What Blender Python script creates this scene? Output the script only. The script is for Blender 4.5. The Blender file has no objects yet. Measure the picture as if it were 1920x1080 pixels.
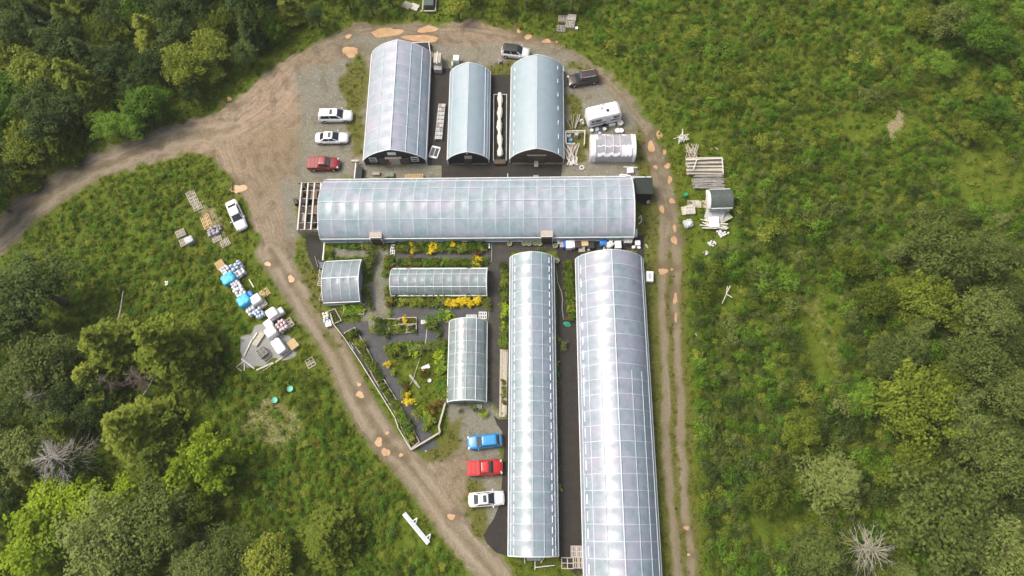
import bpy, math, random
import numpy as np
from mathutils import Vector, Matrix

# ---------------------------------------------------------------- camera
H = 90.0
_nc = np.array([50.0, -438.0, -1280.0]); _nc /= np.linalg.norm(_nc)
_yc = np.array([0.0, 1.0, 0.0]); _yc = _yc - _nc * (_yc @ _nc); _yc /= np.linalg.norm(_yc)
_zc = -_nc
_xc = np.cross(_yc, _zc)
ROT = np.array([_xc, _yc, _zc])          # camera vector -> world vector
scene = bpy.context.scene
COL = scene.collection
cam_data = bpy.data.cameras.new("camera"); cam_data.lens = 24; cam_data.sensor_width = 36
cam_data.clip_start = 1; cam_data.clip_end = 3000
cam = bpy.data.objects.new("camera", cam_data); COL.objects.link(cam)
M4 = Matrix([list(ROT[0]) + [0], list(ROT[1]) + [0], list(ROT[2]) + [H], [0, 0, 0, 1]])
cam.matrix_world = M4
scene.camera = cam

# ---------------------------------------------------------------- sky, sun, exposure
SUN_EL = math.radians(55); SUN_AZ = math.radians(288)      # azimuth clockwise from +Y (image up)
world = bpy.data.worlds.new("World"); scene.world = world; world.use_nodes = True
nt = world.node_tree; bg = nt.nodes["Background"]
sky = nt.nodes.new("ShaderNodeTexSky"); sky.sky_type = 'NISHITA'; sky.sun_disc = False
sky.sun_elevation = SUN_EL; sky.sun_rotation = SUN_AZ
sky.dust_density = 9.0; sky.ozone_density = 1.0; sky.air_density = 1.0
nt.links.new(sky.outputs[0], bg.inputs[0]); bg.inputs[1].default_value = 0.14
sl = bpy.data.lights.new("sun", 'SUN'); sl.energy = 1.5; sl.angle = math.radians(19); sl.color = (1.0, 0.95, 0.87)
sun = bpy.data.objects.new("sun", sl); COL.objects.link(sun)
_sd = Vector((math.sin(SUN_AZ) * math.cos(SUN_EL), math.cos(SUN_AZ) * math.cos(SUN_EL), math.sin(SUN_EL)))
sun.rotation_euler = _sd.to_track_quat('Z', 'Y').to_euler()
scene.view_settings.view_transform = 'Standard'; scene.view_settings.look = 'None'
scene.view_settings.exposure = 0.36; scene.view_settings.gamma = 1.0
scene.cycles.max_bounces = 6; scene.cycles.transparent_max_bounces = 8
scene.cycles.diffuse_bounces = 3; scene.cycles.glossy_bounces = 2
scene.cycles.caustics_reflective = False; scene.cycles.caustics_refractive = False

rnd = random.Random(7)

# ---------------------------------------------------------------- helpers
def P(px, py, h=0.0):
    """photo pixel (1920x1080) -> world point on the plane z = h"""
    d = ROT @ np.array([(px - 960) / 1280.0, (540 - py) / 1280.0, -1.0])
    t = (h - H) / d[2]
    return Vector((d[0] * t, d[1] * t, h))

def tag(o, label=None, cat=None, group=None, kind=None):
    if label: o['label'] = label
    if cat: o['category'] = cat
    if group: o['group'] = group
    if kind: o['kind'] = kind
    return o

def empty(name, loc, rz=0.0, label=None, cat=None, group=None):
    o = bpy.data.objects.new(name, None); COL.objects.link(o)
    o.location = loc; o.rotation_euler = (0, 0, rz); o.empty_display_size = 0.5
    return tag(o, label, cat, group)

def copy_tree(o, parent=None):
    c = o.copy(); COL.objects.link(c)
    if parent is not None: c.parent = parent
    for ch in list(KIDS.get(o.name, [])):
        copy_tree(ch, c)
    return c
KIDS = {}

class MB:
    """mesh builder: verts / faces / material slot per face"""
    def __init__(s): s.v = []; s.f = []; s.m = []
    def add(s, vs, fs, mi=0):
        b = len(s.v); s.v += [tuple(v) for v in vs]
        s.f += [tuple(i + b for i in f) for f in fs]; s.m += [mi] * len(fs)
    def box(s, c, d, rz=0.0, mi=0, M=None):
        x, y, z = d[0] / 2, d[1] / 2, d[2] / 2
        vs = [Vector((sx * x, sy * y, sz * z)) for sz in (-1, 1) for sy in (-1, 1) for sx in (-1, 1)]
        R = M if M is not None else Matrix.Rotation(rz, 3, 'Z')
        vs = [R @ v + Vector(c) for v in vs]
        s.add(vs, [(0, 2, 3, 1), (4, 5, 7, 6), (0, 1, 5, 4), (2, 6, 7, 3), (0, 4, 6, 2), (1, 3, 7, 5)], mi)
    def bar(s, a, b, w, h=None, mi=0):
        a = Vector(a); b = Vector(b); d = b - a; L = d.length
        if L < 1e-5: return
        q = d.to_track_quat('X', 'Z').to_matrix()
        s.box((a + b) / 2, (L, w, h or w), M=q, mi=mi)
    def tube(s, a, b, r0, r1=None, n=8, mi=0, cap=True):
        r1 = r0 if r1 is None else r1
        a = Vector(a); b = Vector(b); q = (b - a).to_track_quat('Z', 'Y').to_matrix()
        vs = []
        for c, r in ((a, r0), (b, r1)):
            for i in range(n):
                t = 2 * math.pi * i / n
                vs.append(q @ Vector((math.cos(t) * r, math.sin(t) * r, 0)) + c)
        fs = [(i, (i + 1) % n, n + (i + 1) % n, n + i) for i in range(n)]
        if cap: fs += [tuple(range(n - 1, -1, -1)), tuple(range(n, 2 * n))]
        s.add(vs, fs, mi)
    def path(s, pts, r, n=6, mi=0):
        pts = [Vector(p) for p in pts]; vs = []; fs = []
        for k, p in enumerate(pts):
            d = pts[min(k + 1, len(pts) - 1)] - pts[max(k - 1, 0)]
            q = d.to_track_quat('Z', 'Y').to_matrix(); rr = r[k] if isinstance(r, (list, tuple)) else r
            for i in range(n):
                t = 2 * math.pi * i / n
                vs.append(q @ Vector((math.cos(t) * rr, math.sin(t) * rr, 0)) + p)
        for k in range(len(pts) - 1):
            for i in range(n):
                fs.append((k * n + i, k * n + (i + 1) % n, (k + 1) * n + (i + 1) % n, (k + 1) * n + i))
        fs += [tuple(range(n - 1, -1, -1)), tuple(range((len(pts) - 1) * n, len(pts) * n))]
        s.add(vs, fs, mi)
    def torus(s, c, R, r, n=20, k=8, mi=0):
        vs = []; fs = []
        for i in range(n):
            a = 2 * math.pi * i / n
            for j in range(k):
                b = 2 * math.pi * j / k
                vs.append((c[0] + (R + r * math.cos(b)) * math.cos(a), c[1] + (R + r * math.cos(b)) * math.sin(a), c[2] + r * math.sin(b)))
        for i in range(n):
            for j in range(k):
                fs.append((i * k + j, ((i + 1) % n) * k + j, ((i + 1) % n) * k + (j + 1) % k, i * k + (j + 1) % k))
        s.add(vs, fs, mi)
    def loft(s, rings, closed=True, cap=True, mi=0):
        n = len(rings[0]); vs = [p for r in rings for p in r]; fs = []
        for k in range(len(rings) - 1):
            for i in range(n if closed else n - 1):
                fs.append((k * n + i, k * n + (i + 1) % n, (k + 1) * n + (i + 1) % n, (k + 1) * n + i))
        if cap: fs += [tuple(range(n - 1, -1, -1)), tuple(range((len(rings) - 1) * n, len(rings) * n))]
        s.add(vs, fs, mi)
    def lathe(s, prof, n=16, c=(0, 0, 0), mi=0):
        rings = [[(c[0] + r * math.cos(2 * math.pi * i / n), c[1] + r * math.sin(2 * math.pi * i / n), c[2] + z) for i in range(n)] for r, z in prof]
        s.loft(rings, mi=mi)
    def build(s, name, mats, parent=None, smooth=False, bevel=0.0, loc=None, rz=0.0):
        me = bpy.data.meshes.new(name); me.from_pydata(s.v, [], s.f)
        if not isinstance(mats, (list, tuple)): mats = [mats]
        for m in mats: me.materials.append(m)
        if len(mats) > 1: me.polygons.foreach_set('material_index', s.m)
        if smooth: me.polygons.foreach_set('use_smooth', [True] * len(s.f))
        me.update()
        return link(name, me, parent, bevel, loc, rz)

def link(name, me, parent=None, bevel=0.0, loc=None, rz=0.0):
    o = bpy.data.objects.new(name, me); COL.objects.link(o)
    if parent is not None:
        o.parent = parent; KIDS.setdefault(parent.name, []).append(o)
    if loc is not None: o.location = loc
    if rz: o.rotation_euler = (0, 0, rz)
    if bevel:
        b = o.modifiers.new('bevel', 'BEVEL'); b.width = bevel; b.segments = 2; b.limit_method = 'ANGLE'
    return o

# ---------------------------------------------------------------- materials
def nodes(name):
    m = bpy.data.materials.new(name); m.use_nodes = True
    return m, m.node_tree, m.node_tree.nodes["Principled BSDF"]

def noise(t, scale, detail=4, rough=0.6, vec=None, dist=0.0):
    n = t.nodes.new("ShaderNodeTexNoise"); n.inputs['Scale'].default_value = scale
    n.inputs['Detail'].default_value = detail; n.inputs['Roughness'].default_value = rough
    n.inputs['Distortion'].default_value = dist
    if vec is not None: t.links.new(vec, n.inputs['Vector'])
    return n.outputs[0]

def ramp(t, fac, stops):
    r = t.nodes.new("ShaderNodeValToRGB"); cr = r.color_ramp
    while len(cr.elements) < len(stops): cr.elements.new(0.5)
    for e, (p, c) in zip(cr.elements, stops):
        e.position = p; e.color = (c[0], c[1], c[2], 1) if isinstance(c, (tuple, list)) else (c, c, c, 1)
    t.links.new(fac, r.inputs[0]); return r.outputs[0]

def mix(t, fac, a, b, mode='MIX'):
    n = t.nodes.new("ShaderNodeMix"); n.data_type = 'RGBA'; n.blend_type = mode
    for s, v in ((n.inputs[0], fac), (n.inputs[6], a), (n.inputs[7], b)):
        if hasattr(v, 'is_output') or isinstance(v, bpy.types.NodeSocket): t.links.new(v, s)
        elif isinstance(v, (tuple, list)): s.default_value = (v[0], v[1], v[2], 1)
        else: s.default_value = v
    return n.outputs[2]

def math_(t, op, a, b=0.0, clamp=False):
    n = t.nodes.new("ShaderNodeMath"); n.operation = op; n.use_clamp = clamp
    for i, v in enumerate((a, b)):
        if isinstance(v, bpy.types.NodeSocket): t.links.new(v, n.inputs[i])
        else: n.inputs[i].default_value = v
    return n.outputs[0]

def attr(t, name):
    n = t.nodes.new("ShaderNodeAttribute"); n.attribute_name = name; return n.outputs['Fac']

def bump(t, b, h, strength=0.4, dist=0.05):
    n = t.nodes.new("ShaderNodeBump"); n.inputs['Strength'].default_value = strength; n.inputs['Distance'].default_value = dist
    t.links.new(h, n.inputs['Height']); t.links.new(n.outputs[0], b.inputs['Normal'])

def objvec(t):
    return t.nodes.new("ShaderNodeTexCoord").outputs['Object']
def posvec(t):
    return t.nodes.new("ShaderNodeNewGeometry").outputs['Position']

def mat(name, col, rough=0.6, var=0.25, scale=3.0, metal=0.0, b=0.0, world=False, coat=0.0):
    m, t, bs = nodes(name)
    v = posvec(t) if world else objvec(t)
    n = noise(t, scale, 5, 0.65, v)
    lo = tuple(c * (1 - var) for c in col); hi = tuple(min(1, c * (1 + var)) for c in col)
    t.links.new(ramp(t, n, [(0.3, lo), (0.7, hi)]), bs.inputs['Base Color'])
    bs.inputs['Roughness'].default_value = rough; bs.inputs['Metallic'].default_value = metal
    if coat: bs.inputs['Coat Weight'].default_value = coat; bs.inputs['Coat Roughness'].default_value = 0.08
    if b: bump(t, bs, noise(t, scale * 4, 4, 0.6, v), b, 0.05)
    return m

def sepmat(name, c1, c2, rough=0.8, scale=2.0, stretch=(1, 1, 1), b=0.3):
    m, t, bs = nodes(name)
    mp = t.nodes.new("ShaderNodeMapping"); mp.inputs['Scale'].default_value = stretch
    t.links.new(objvec(t), mp.inputs[0])
    n = noise(t, scale, 6, 0.7, mp.outputs[0])
    t.links.new(ramp(t, n, [(0.3, c1), (0.7, c2)]), bs.inputs['Base Color'])
    bs.inputs['Roughness'].default_value = rough
    if b: bump(t, bs, n, b, 0.03)
    return m

def film_mat(name, opacity, tint=(0.72, 0.80, 0.88), rough=0.3, blot=0.25, wr=0.35, mo=0.6, gl_=0.035):
    """polyethylene film: part see-through, part milky, with a soft gloss and dirt"""
    m, t, bs = nodes(name)
    v = objvec(t)
    big = noise(t, 0.8, 6, 0.65, v); fine = noise(t, 6, 5, 0.7, v)
    hue = t.nodes.new("ShaderNodeTexNoise"); hue.inputs['Scale'].default_value = 0.28; hue.inputs['Detail'].default_value = 3
    t.links.new(v, hue.inputs['Vector'])
    hue.inputs['Scale'].default_value = 0.4; hue.inputs['Detail'].default_value = 5
    c = ramp(t, hue.outputs[0], [(0.32, (tint[0] * .70, tint[1] * .92, tint[2] * .86)), (0.5, tint), (0.68, (min(1, tint[0] * 1.18), tint[1] * .94, min(1, tint[2] * 1.03)))])
    c = mix(t, 1 - mo, c, tint)
    c = mix(t, ramp(t, noise(t, 1.1, 5, 0.7, v), [(0.5, 0.0), (0.75, 0.5 * mo)]), c, (min(1, tint[0] * 1.3), min(1, tint[1] * 1.2), min(1, tint[2] * 1.12)))
    c = mix(t, ramp(t, fine, [(0.35, 0.0), (0.75, 0.35)]), c, (0.55, 0.56, 0.55))
    t.links.new(c, bs.inputs['Base Color'])
    bs.inputs['Roughness'].default_value = rough; bs.inputs['IOR'].default_value = 1.5
    mp = t.nodes.new("ShaderNodeMapping"); mp.inputs['Scale'].default_value = (1.0, 0.25, 1.0); t.links.new(v, mp.inputs[0])
    bump(t, bs, noise(t, 1.6, 3, 0.5, mp.outputs[0]), wr, 0.12)
    tl = t.nodes.new("ShaderNodeBsdfTranslucent"); t.links.new(c, tl.inputs[0])
    m1 = t.nodes.new("ShaderNodeMixShader"); m1.inputs[0].default_value = 0.3
    t.links.new(bs.outputs[0], m1.inputs[1]); t.links.new(tl.outputs[0], m1.inputs[2])
    tr = t.nodes.new("ShaderNodeBsdfTransparent"); tr.inputs[0].default_value = (0.93, 0.95, 0.95, 1)
    m2 = t.nodes.new("ShaderNodeMixShader")
    op = math_(t, 'ADD', math_(t, 'MULTIPLY', math_(t, 'SUBTRACT', big, 0.5), blot * 2), opacity, True)
    t.links.new(op, m2.inputs[0]); t.links.new(tr.outputs[0], m2.inputs[1]); t.links.new(m1.outputs[0], m2.inputs[2])
    gl = t.nodes.new("ShaderNodeBsdfGlossy"); gl.inputs['Roughness'].default_value = rough * 0.8
    m3 = t.nodes.new("ShaderNodeMixShader"); m3.inputs[0].default_value = gl_
    t.links.new(m2.outputs[0], m3.inputs[1]); t.links.new(gl.outputs[0], m3.inputs[2])
    t.links.new(m3.outputs[0], t.nodes['Material Output'].inputs[0])
    return m

def leaf_mat(name, dark, mid, light, tr=0.35, sc=0.9, rough=0.55, world=True):
    m, t, bs = nodes(name)
    if mid[0] < .17: dark, mid, light = [(c_[0] * k * 1.06, c_[1] * k * 1.05, c_[2] * k * .58) for c_, k in ((dark, 1.3), (mid, 1.38), (light, 1.45))]
    oi = t.nodes.new("ShaderNodeObjectInfo")
    n = noise(t, sc, 4, 0.7, posvec(t))
    n2 = noise(t, sc * 7, 2, 0.5, posvec(t))
    f = math_(t, 'ADD', math_(t, 'MULTIPLY', n, 0.5), math_(t, 'ADD', math_(t, 'MULTIPLY', oi.outputs['Random'], 0.3), math_(t, 'MULTIPLY', n2, 0.25)))
    c = ramp(t, f, [(0.3, dark), (0.52, mid), (0.78, light)])
    t.links.new(c, bs.inputs['Base Color']); bs.inputs['Roughness'].default_value = rough
    bs.inputs['Specular IOR Level'].default_value = 0.12
    tl = t.nodes.new("ShaderNodeBsdfTranslucent"); t.links.new(c, tl.inputs[0])
    ms = t.nodes.new("ShaderNodeMixShader"); ms.inputs[0].default_value = tr
    t.links.new(bs.outputs[0], ms.inputs[1]); t.links.new(tl.outputs[0], ms.inputs[2])
    t.links.new(ms.outputs[0], t.nodes['Material Output'].inputs[0])
    return m

WHITE = mat('white_paint', (0.8, 0.8, 0.8), 0.35, 0.03)
TRIM = mat('white_trim', (0.72, 0.74, 0.72), 0.5, 0.12, 4)
RIB = mat('rib_white', (0.62, 0.70, 0.76), 0.45, 0.08, 4)
GALV = mat('galvanised', (0.5, 0.52, 0.52), 0.4, 0.2, 5, 0.6)
WOOD_NEW = sepmat('new_pallet_wood', (0.50, 0.36, 0.17), (0.68, 0.52, 0.28), 0.75, 5)
WOOD_OLD = sepmat('weathered_wood', (0.33, 0.30, 0.24), (0.58, 0.54, 0.45), 0.85, 5)
WOOD_GREY = sepmat('grey_wood', (0.22, 0.21, 0.19), (0.45, 0.44, 0.40), 0.85, 4)
WOOD_DARK = sepmat('dark_wood', (0.05, 0.035, 0.025), (0.12, 0.085, 0.06), 0.8, 4)
DARK = mat('dark_board', (0.018, 0.02, 0.024), 0.7, 0.4, 3)
BLACKPL = mat('black_plastic', (0.012, 0.012, 0.013), 0.5, 0.3, 6)
RUBBER = mat('rubber', (0.015, 0.015, 0.016), 0.8, 0.2)
GLASS = mat('dark_glass', (0.02, 0.03, 0.032), 0.06, 0.2, 1, coat=1.0)
GLASS_L = mat('window_glass', (0.12, 0.17, 0.16), 0.08, 0.2, 1, coat=1.0)
SOIL = mat('bed_soil', (0.06, 0.042, 0.028), 0.95, 0.4, 5, b=0.6)
BARK = mat('bark', (0.13, 0.10, 0.08), 0.9, 0.35, 6, b=0.5)
BARK_GREY = mat('dead_wood', (0.42, 0.39, 0.36), 0.85, 0.3, 3)
TARP_W = mat('white_wrap', (0.80, 0.80, 0.81), 0.35, 0.1, 6, b=0.6)
TARP_G = mat('grey_wrap', (0.42, 0.44, 0.45), 0.4, 0.25, 5, b=0.6)
TARP_B = mat('blue_wrap', (0.02, 0.42, 0.66), 0.3, 0.3, 4, b=0.6)
BLUE_DK = mat('deep_blue_plastic', (0.02, 0.17, 0.50), 0.35, 0.3, 4)
TEAL = mat('teal_plastic', (0.06, 0.42, 0.30), 0.4, 0.15, 3)
GREEN_PL = mat('green_plastic', (0.01, 0.28, 0.09), 0.4, 0.15, 3)
REDLAMP = mat('tail_lamp', (0.35, 0.01, 0.01), 0.2, 0.1, coat=0.6)
LAMP = mat('clear_lamp', (0.65, 0.67, 0.68), 0.12, 0.1, coat=0.8)
# ================================================================ TERRAIN
def W2(pts): return np.array([[P(x, y).x, P(x, y).y] for x, y in pts])

def d_poly(X, Y, poly):
    """signed distance (negative inside) to a polygon in world metres"""
    p = W2(poly); n = len(p); d = np.full(X.shape, 1e9); ins = np.zeros(X.shape, bool)
    for i in range(n):
        a = p[i]; b = p[(i + 1) % n]; e = b - a
        t = np.clip(((X - a[0]) * e[0] + (Y - a[1]) * e[1]) / (e @ e + 1e-9), 0, 1)
        d = np.minimum(d, np.hypot(X - a[0] - t * e[0], Y - a[1] - t * e[1]))
        c = ((a[1] > Y) != (b[1] > Y)) & (X < (b[0] - a[0]) * (Y - a[1]) / (b[1] - a[1] + 1e-12) + a[0])
        ins ^= c
    return np.where(ins, -d, d)

def d_line(X, Y, pts):
    """distance to centreline minus half width; also plain centre distance and the along index"""
    p = W2([(q[0], q[1]) for q in pts]); w = [q[2] for q in pts]
    best = np.full(X.shape, 1e9); cen = np.full(X.shape, 1e9)
    for i in range(len(p) - 1):
        a = p[i]; b = p[i + 1]; e = b - a
        t = np.clip(((X - a[0]) * e[0] + (Y - a[1]) * e[1]) / (e @ e + 1e-9), 0, 1)
        dd = np.hypot(X - a[0] - t * e[0], Y - a[1] - t * e[1])
        best = np.minimum(best, dd - (w[i] * (1 - t) + w[i + 1] * t)); cen = np.minimum(cen, dd)
    return best, cen

def road_uv(X, Y, chains):
    bd = np.full(X.shape, 1e9); U = np.zeros(X.shape); V = np.zeros(X.shape); base = 0.0
    for ch in chains:
        p = W2([(q[0], q[1]) for q in ch])
        for i in range(len(p) - 1):
            a = p[i]; e = p[i + 1] - a; L = math.hypot(*e)
            t = np.clip(((X - a[0]) * e[0] + (Y - a[1]) * e[1]) / (e @ e), 0, 1)
            dx = X - a[0] - t * e[0]; dy = Y - a[1] - t * e[1]; dd = np.hypot(dx, dy); s = np.sign(e[0] * dy - e[1] * dx)
            k = dd < bd; bd = np.where(k, dd, bd); U = np.where(k, s * dd, U); V = np.where(k, base + t * L, V); base += L
        base += 50
    return U, V, np.exp(-(bd / 4.5) ** 4)

def sm(x, a, b):
    t = np.clip((x - a) / (b - a), 0, 1); return t * t * (3 - 2 * t)

ROAD_L = [(-140, 590, 2.9), (-80, 515, 2.9), (0, 440, 2.9), (60, 385, 2.7), (130, 337, 2.5), (200, 305, 2.5), (270, 278, 2.6), (340, 260, 2.8), (400, 250, 3.0), (450, 235, 3.2)]
ROAD_T = [(600, 100, 2.6), (680, 72, 2.6), (760, 62, 2.3), (880, 66, 2.3), (980, 84, 2.0), (1060, 107, 1.8), (1125, 148, 1.8), (1172, 195, 1.7), (1212, 255, 1.7), (1238, 325, 1.7)]
ROAD_R = [(1238, 325, 1.7), (1250, 400, 1.6), (1256, 500, 1.6), (1257, 650, 1.5), (1262, 800, 1.5), (1271, 920, 1.5), (1282, 1080, 1.5), (1292, 1200, 1.5), (1300, 1330, 1.5)]
ROAD_D = [(505, 470, 2.2), (532, 510, 1.9), (577, 580, 1.9), (624, 650, 1.8), (665, 740, 1.85), (714, 820, 1.9), (755, 862, 1.9), (790, 905, 1.9), (845, 985, 1.9), (922, 1075, 1.9), (980, 1150, 1.9), (1050, 1250, 1.9)]
YARD = [(330, 290), (400, 300), (425, 335), (455, 380), (470, 430), (488, 475), (505, 500), (548, 486), (560, 450), (566, 345), (662, 335), (668, 300), (655, 210), (642, 150), (655, 112), (640, 62), (560, 95), (500, 138), (465, 168), (430, 195), (400, 215), (340, 230)]
YARD2 = [(800, 850), (845, 800), (850, 765), (905, 768), (945, 785), (948, 960), (900, 1005), (880, 1010), (830, 950), (780, 870)]
YARD3 = [(640, 62), (1060, 90), (1130, 150), (1200, 220), (1215, 290), (1200, 330), (1140, 338), (800, 345), (660, 340), (680, 120)]
GRAVEL_PATHS = [
    [(688, 463), (742, 463), (742, 500), (728, 515), (728, 600), (735, 620), (690, 622), (684, 600), (684, 560), (700, 520)],
    [(628, 466), (700, 466), (700, 487), (628, 487)], [(690, 305), (832, 305), (832, 340), (690, 340)],
    [(842, 752), (930, 760), (942, 800), (942, 960), (900, 1000), (870, 930), (880, 830), (846, 800)],
    [(562, 130), (650, 110), (655, 330), (560, 345)], [(535, 340), (562, 340), (556, 450), (540, 450)],
    [(960, 85), (1090, 120), (1170, 200), (1140, 200), (1060, 130), (960, 110)], [(1090, 190), (1170, 190), (1190, 250), (1100, 250)],
    [(1050, 305), (1190, 305), (1190, 335), (1050, 335)]]
GREEN_PATCH = [[(645, 118), (690, 118), (688, 300), (664, 300), (655, 220), (640, 150)], [(905, 118), (960, 108), (958, 142), (915, 142)],
    [(1058, 112), (1100, 118), (1120, 135), (1065, 135)], [(1058, 175), (1095, 185), (1100, 300), (1060, 305)], [(1192, 225), (1218, 270), (1228, 330), (1195, 335)],
    [(846, 790), (880, 790), (868, 830), (830, 858), (790, 862), (782, 846)], [(560, 455), (602, 455), (606, 600), (640, 640), (620, 650), (560, 530)],
    [(870, 880), (905, 890), (912, 1010), (880, 1010), (862, 930)], [(1190, 335), (1232, 335), (1225, 1080), (1200, 1080)]]
DRY = [[(430, 760), (510, 730), (600, 775), (590, 830), (520, 850), (430, 810)], [(1665, 235), (1690, 205), (1712, 218), (1690, 255), (1668, 260)],
       [(1480, 500), (1560, 560), (1600, 680), (1590, 740), (1550, 700), (1500, 590), (1455, 520)], [(455, 700), (470, 645), (540, 640), (562, 660), (500, 705)],
       [(400, 380), (435, 440), (425, 470), (385, 420), (350, 360)], [(150, 395), (165, 400), (160, 420), (145, 412)]]
PADS = [[(446, 690), (455, 655), (500, 600), (560, 640), (556, 665), (480, 703)]]
PUDDLES = [(447, 354, 16, 9, 10), (725, 61, 33, 9, 8), (802, 55, 20, 7, 0), (790, 72, 35, 8, 0), (657, 97, 18, 10, 0), (653, 68, 7, 4, 10),
    (990, 69, 7, 6, 0), (1025, 77, 8, 5, 0), (1044, 79, 3, 3, 0), (973, 58, 5, 4, 0), (1236, 253, 6, 9, 0), (1221, 275, 6, 14, 12), (1246, 285, 4, 5, 0),
    (1229, 313, 4, 4, 0), (1252, 311, 6, 6, 0), (1256, 337, 5, 7, 0), (1260, 377, 7, 5, 0), (1241, 392, 5, 8, 0), (1265, 428, 4, 7, 0), (1264, 450, 6, 9, 0),
    (1243, 509, 9, 7, 0), (1260, 505, 3, 3, 0), (1266, 560, 4, 12, 0), (1267, 595, 3, 9, 0), (1287, 990, 5, 5, 0), (1291, 1040, 3, 3, 0), (546, 523, 7, 7, 0),
    (502, 495, 6, 5, 0), (675, 740, 8, 7, 0), (710, 829, 8, 9, 10), (723, 848, 8, 9, 20), (726, 812, 4, 4, 0), (846, 969, 7, 7, 0), (752, 853, 4, 4, 0), (430, 186, 5, 5, 0), (673, 721, 4, 4, 0)]

def fields(X, Y, X0_, Y0_):
    """which surface lies where, in metres (all are real differences of surface, none is shade)"""
    f = {}
    dl, cl = d_line(X, Y, ROAD_L); dt, ct = d_line(X, Y, ROAD_T); dr, cr = d_line(X0_, Y0_, ROAD_R); dd, cd = d_line(X0_, Y0_, ROAD_D)
    dy = np.minimum(d_poly(X, Y, YARD), d_poly(X, Y, YARD2)); dy3 = d_poly(X, Y, YARD3)
    road = np.minimum.reduce([dl, dt, dr, dd, dy])
    f['d_road'] = np.minimum(road, dy3)
    f['road'] = 1 - sm(f['d_road'], -1.3, 1.2)
    f['gravel'] = np.maximum.reduce([1 - sm(d_poly(X, Y, p), -w_, w_) for p, w_ in zip(GRAVEL_PATHS, (1.3, .8, 1.2, 1.6, 3.2, 2.2, 2, 2, 1.5))] + [0.55 * (1 - sm(dy3, -1.5, 1.5))])
    f['green'] = np.maximum.reduce([1 - sm(d_poly(X, Y, p), -1.4, 1.1) for p in GREEN_PATCH])
    def spot(px, py, r): c = P(px, py); return np.exp(-((X - c.x) ** 2 + (Y - c.y) ** 2) / (r * r))
    f['pink'] = np.clip(spot(560, 160, 6) + spot(500, 210, 8) + spot(430, 260, 7) + spot(900, 68, 7) + spot(520, 380, 7) * .6 + spot(380, 280, 6) * .5 + spot(820, 920, 5) * .5, 0, 1)
    rut = np.exp(-((cr - 0.95) / 0.31) ** 2); f['rut'] = np.where(dr < 1.5, rut, 0)
    mid = np.exp(-(cr / 0.55) ** 2) * 0.9 + np.exp(-((cr - 1.9) / 0.5) ** 2) * 0.8
    yw = P(1256, 330).y
    f['green'] = np.maximum(f['green'], np.where(Y < yw, mid, 0) * sm(yw - Y, 0, 20))
    f['mid'] = np.maximum(np.exp(-(cd / 0.5) ** 2) * np.where(dd < 0, 1, 0), np.exp(-(cl / 0.7) ** 2) * np.where(dl < 0, 1, 0))
    f['mid'] = np.maximum(f['mid'], .9 * np.clip(spot(525, 265, 3.5) + spot(560, 285, 2.5) + spot(480, 285, 2.5) + spot(505, 340, 3) + spot(460, 120, 3), 0, 1))
    f['rutd'] = np.maximum(np.exp(-((cd - 0.85) / 0.4) ** 2), np.exp(-((cl - 1.2) / 0.5) ** 2))
    f['dry'] = np.maximum.reduce([w_ * (1 - sm(d_poly(X, Y, p), -1.5, 1.2)) for p, w_ in zip(DRY, (.55, 1.0, .42, .6, .8, .6))])
    f['pad'] = np.maximum.reduce([1 - sm(d_poly(X, Y, p), -0.4, 0.4) for p in PADS])
    wet = np.zeros(X.shape)
    for (px, py, rx, ry, a) in PUDDLES:
        c = P(px, py); s = 13.5; r = 1
        wet = np.maximum(wet, np.exp(-(((X - c.x) / (rx / s + .6)) ** 2 + ((Y - c.y) / (ry / s + .6)) ** 2) ** 2))
    f['wet'] = wet
    # the garden interior has its own soil
    f['ru'], f['rv'], f['trk'] = road_uv(X0_, Y0_, [ROAD_L + [(500, 200, 1), (555, 140, 1), (620, 90, 1)], ROAD_T, ROAD_R, [(440, 262, 1), (462, 330, 1), (495, 420, 1)] + ROAD_D])
    f['d_bare'] = np.minimum.reduce([f['d_road']] + [d_poly(X, Y, p) for p in GRAVEL_PATHS])
    return f

CELL = 0.3
X0, X1, Y0, Y1 = -99.0, 99.0, -22.0, 122.0
nx = int((X1 - X0) / CELL) + 1; ny = int((Y1 - Y0) / CELL) + 1
gx = np.linspace(X0, X1, nx); gy = np.linspace(Y0, Y1, ny)
GX, GY = np.meshgrid(gx, gy)
def wobble(X, Y, s):
    return (np.sin(X * .9 + s) * np.cos(Y * .7 + 2 * s) * .35 + np.sin(X * 2.1 + Y * 1.3 + s) * .22 + np.sin(Y * 3.1 - X * 1.7 + 3 * s) * .14 + np.sin(X * .31 + Y * .27 + s) * .5)
F = fields(GX + wobble(GX, GY, 1.0), GY + wobble(GY, GX, 2.3), GX + .35 * wobble(GX, GY, 1.0), GY + .3 * wobble(GY, GX, 2.3))

def f_at(name, x, y):
    i = int(round((x - X0) / (X1 - X0) * (nx - 1))); j = int(round((y - Y0) / (Y1 - Y0) * (ny - 1)))
    if i < 0 or j < 0 or i >= nx or j >= ny: return 99.0 if name.startswith('d_') else 0.0
    return float(F[name][j, i])

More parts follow.
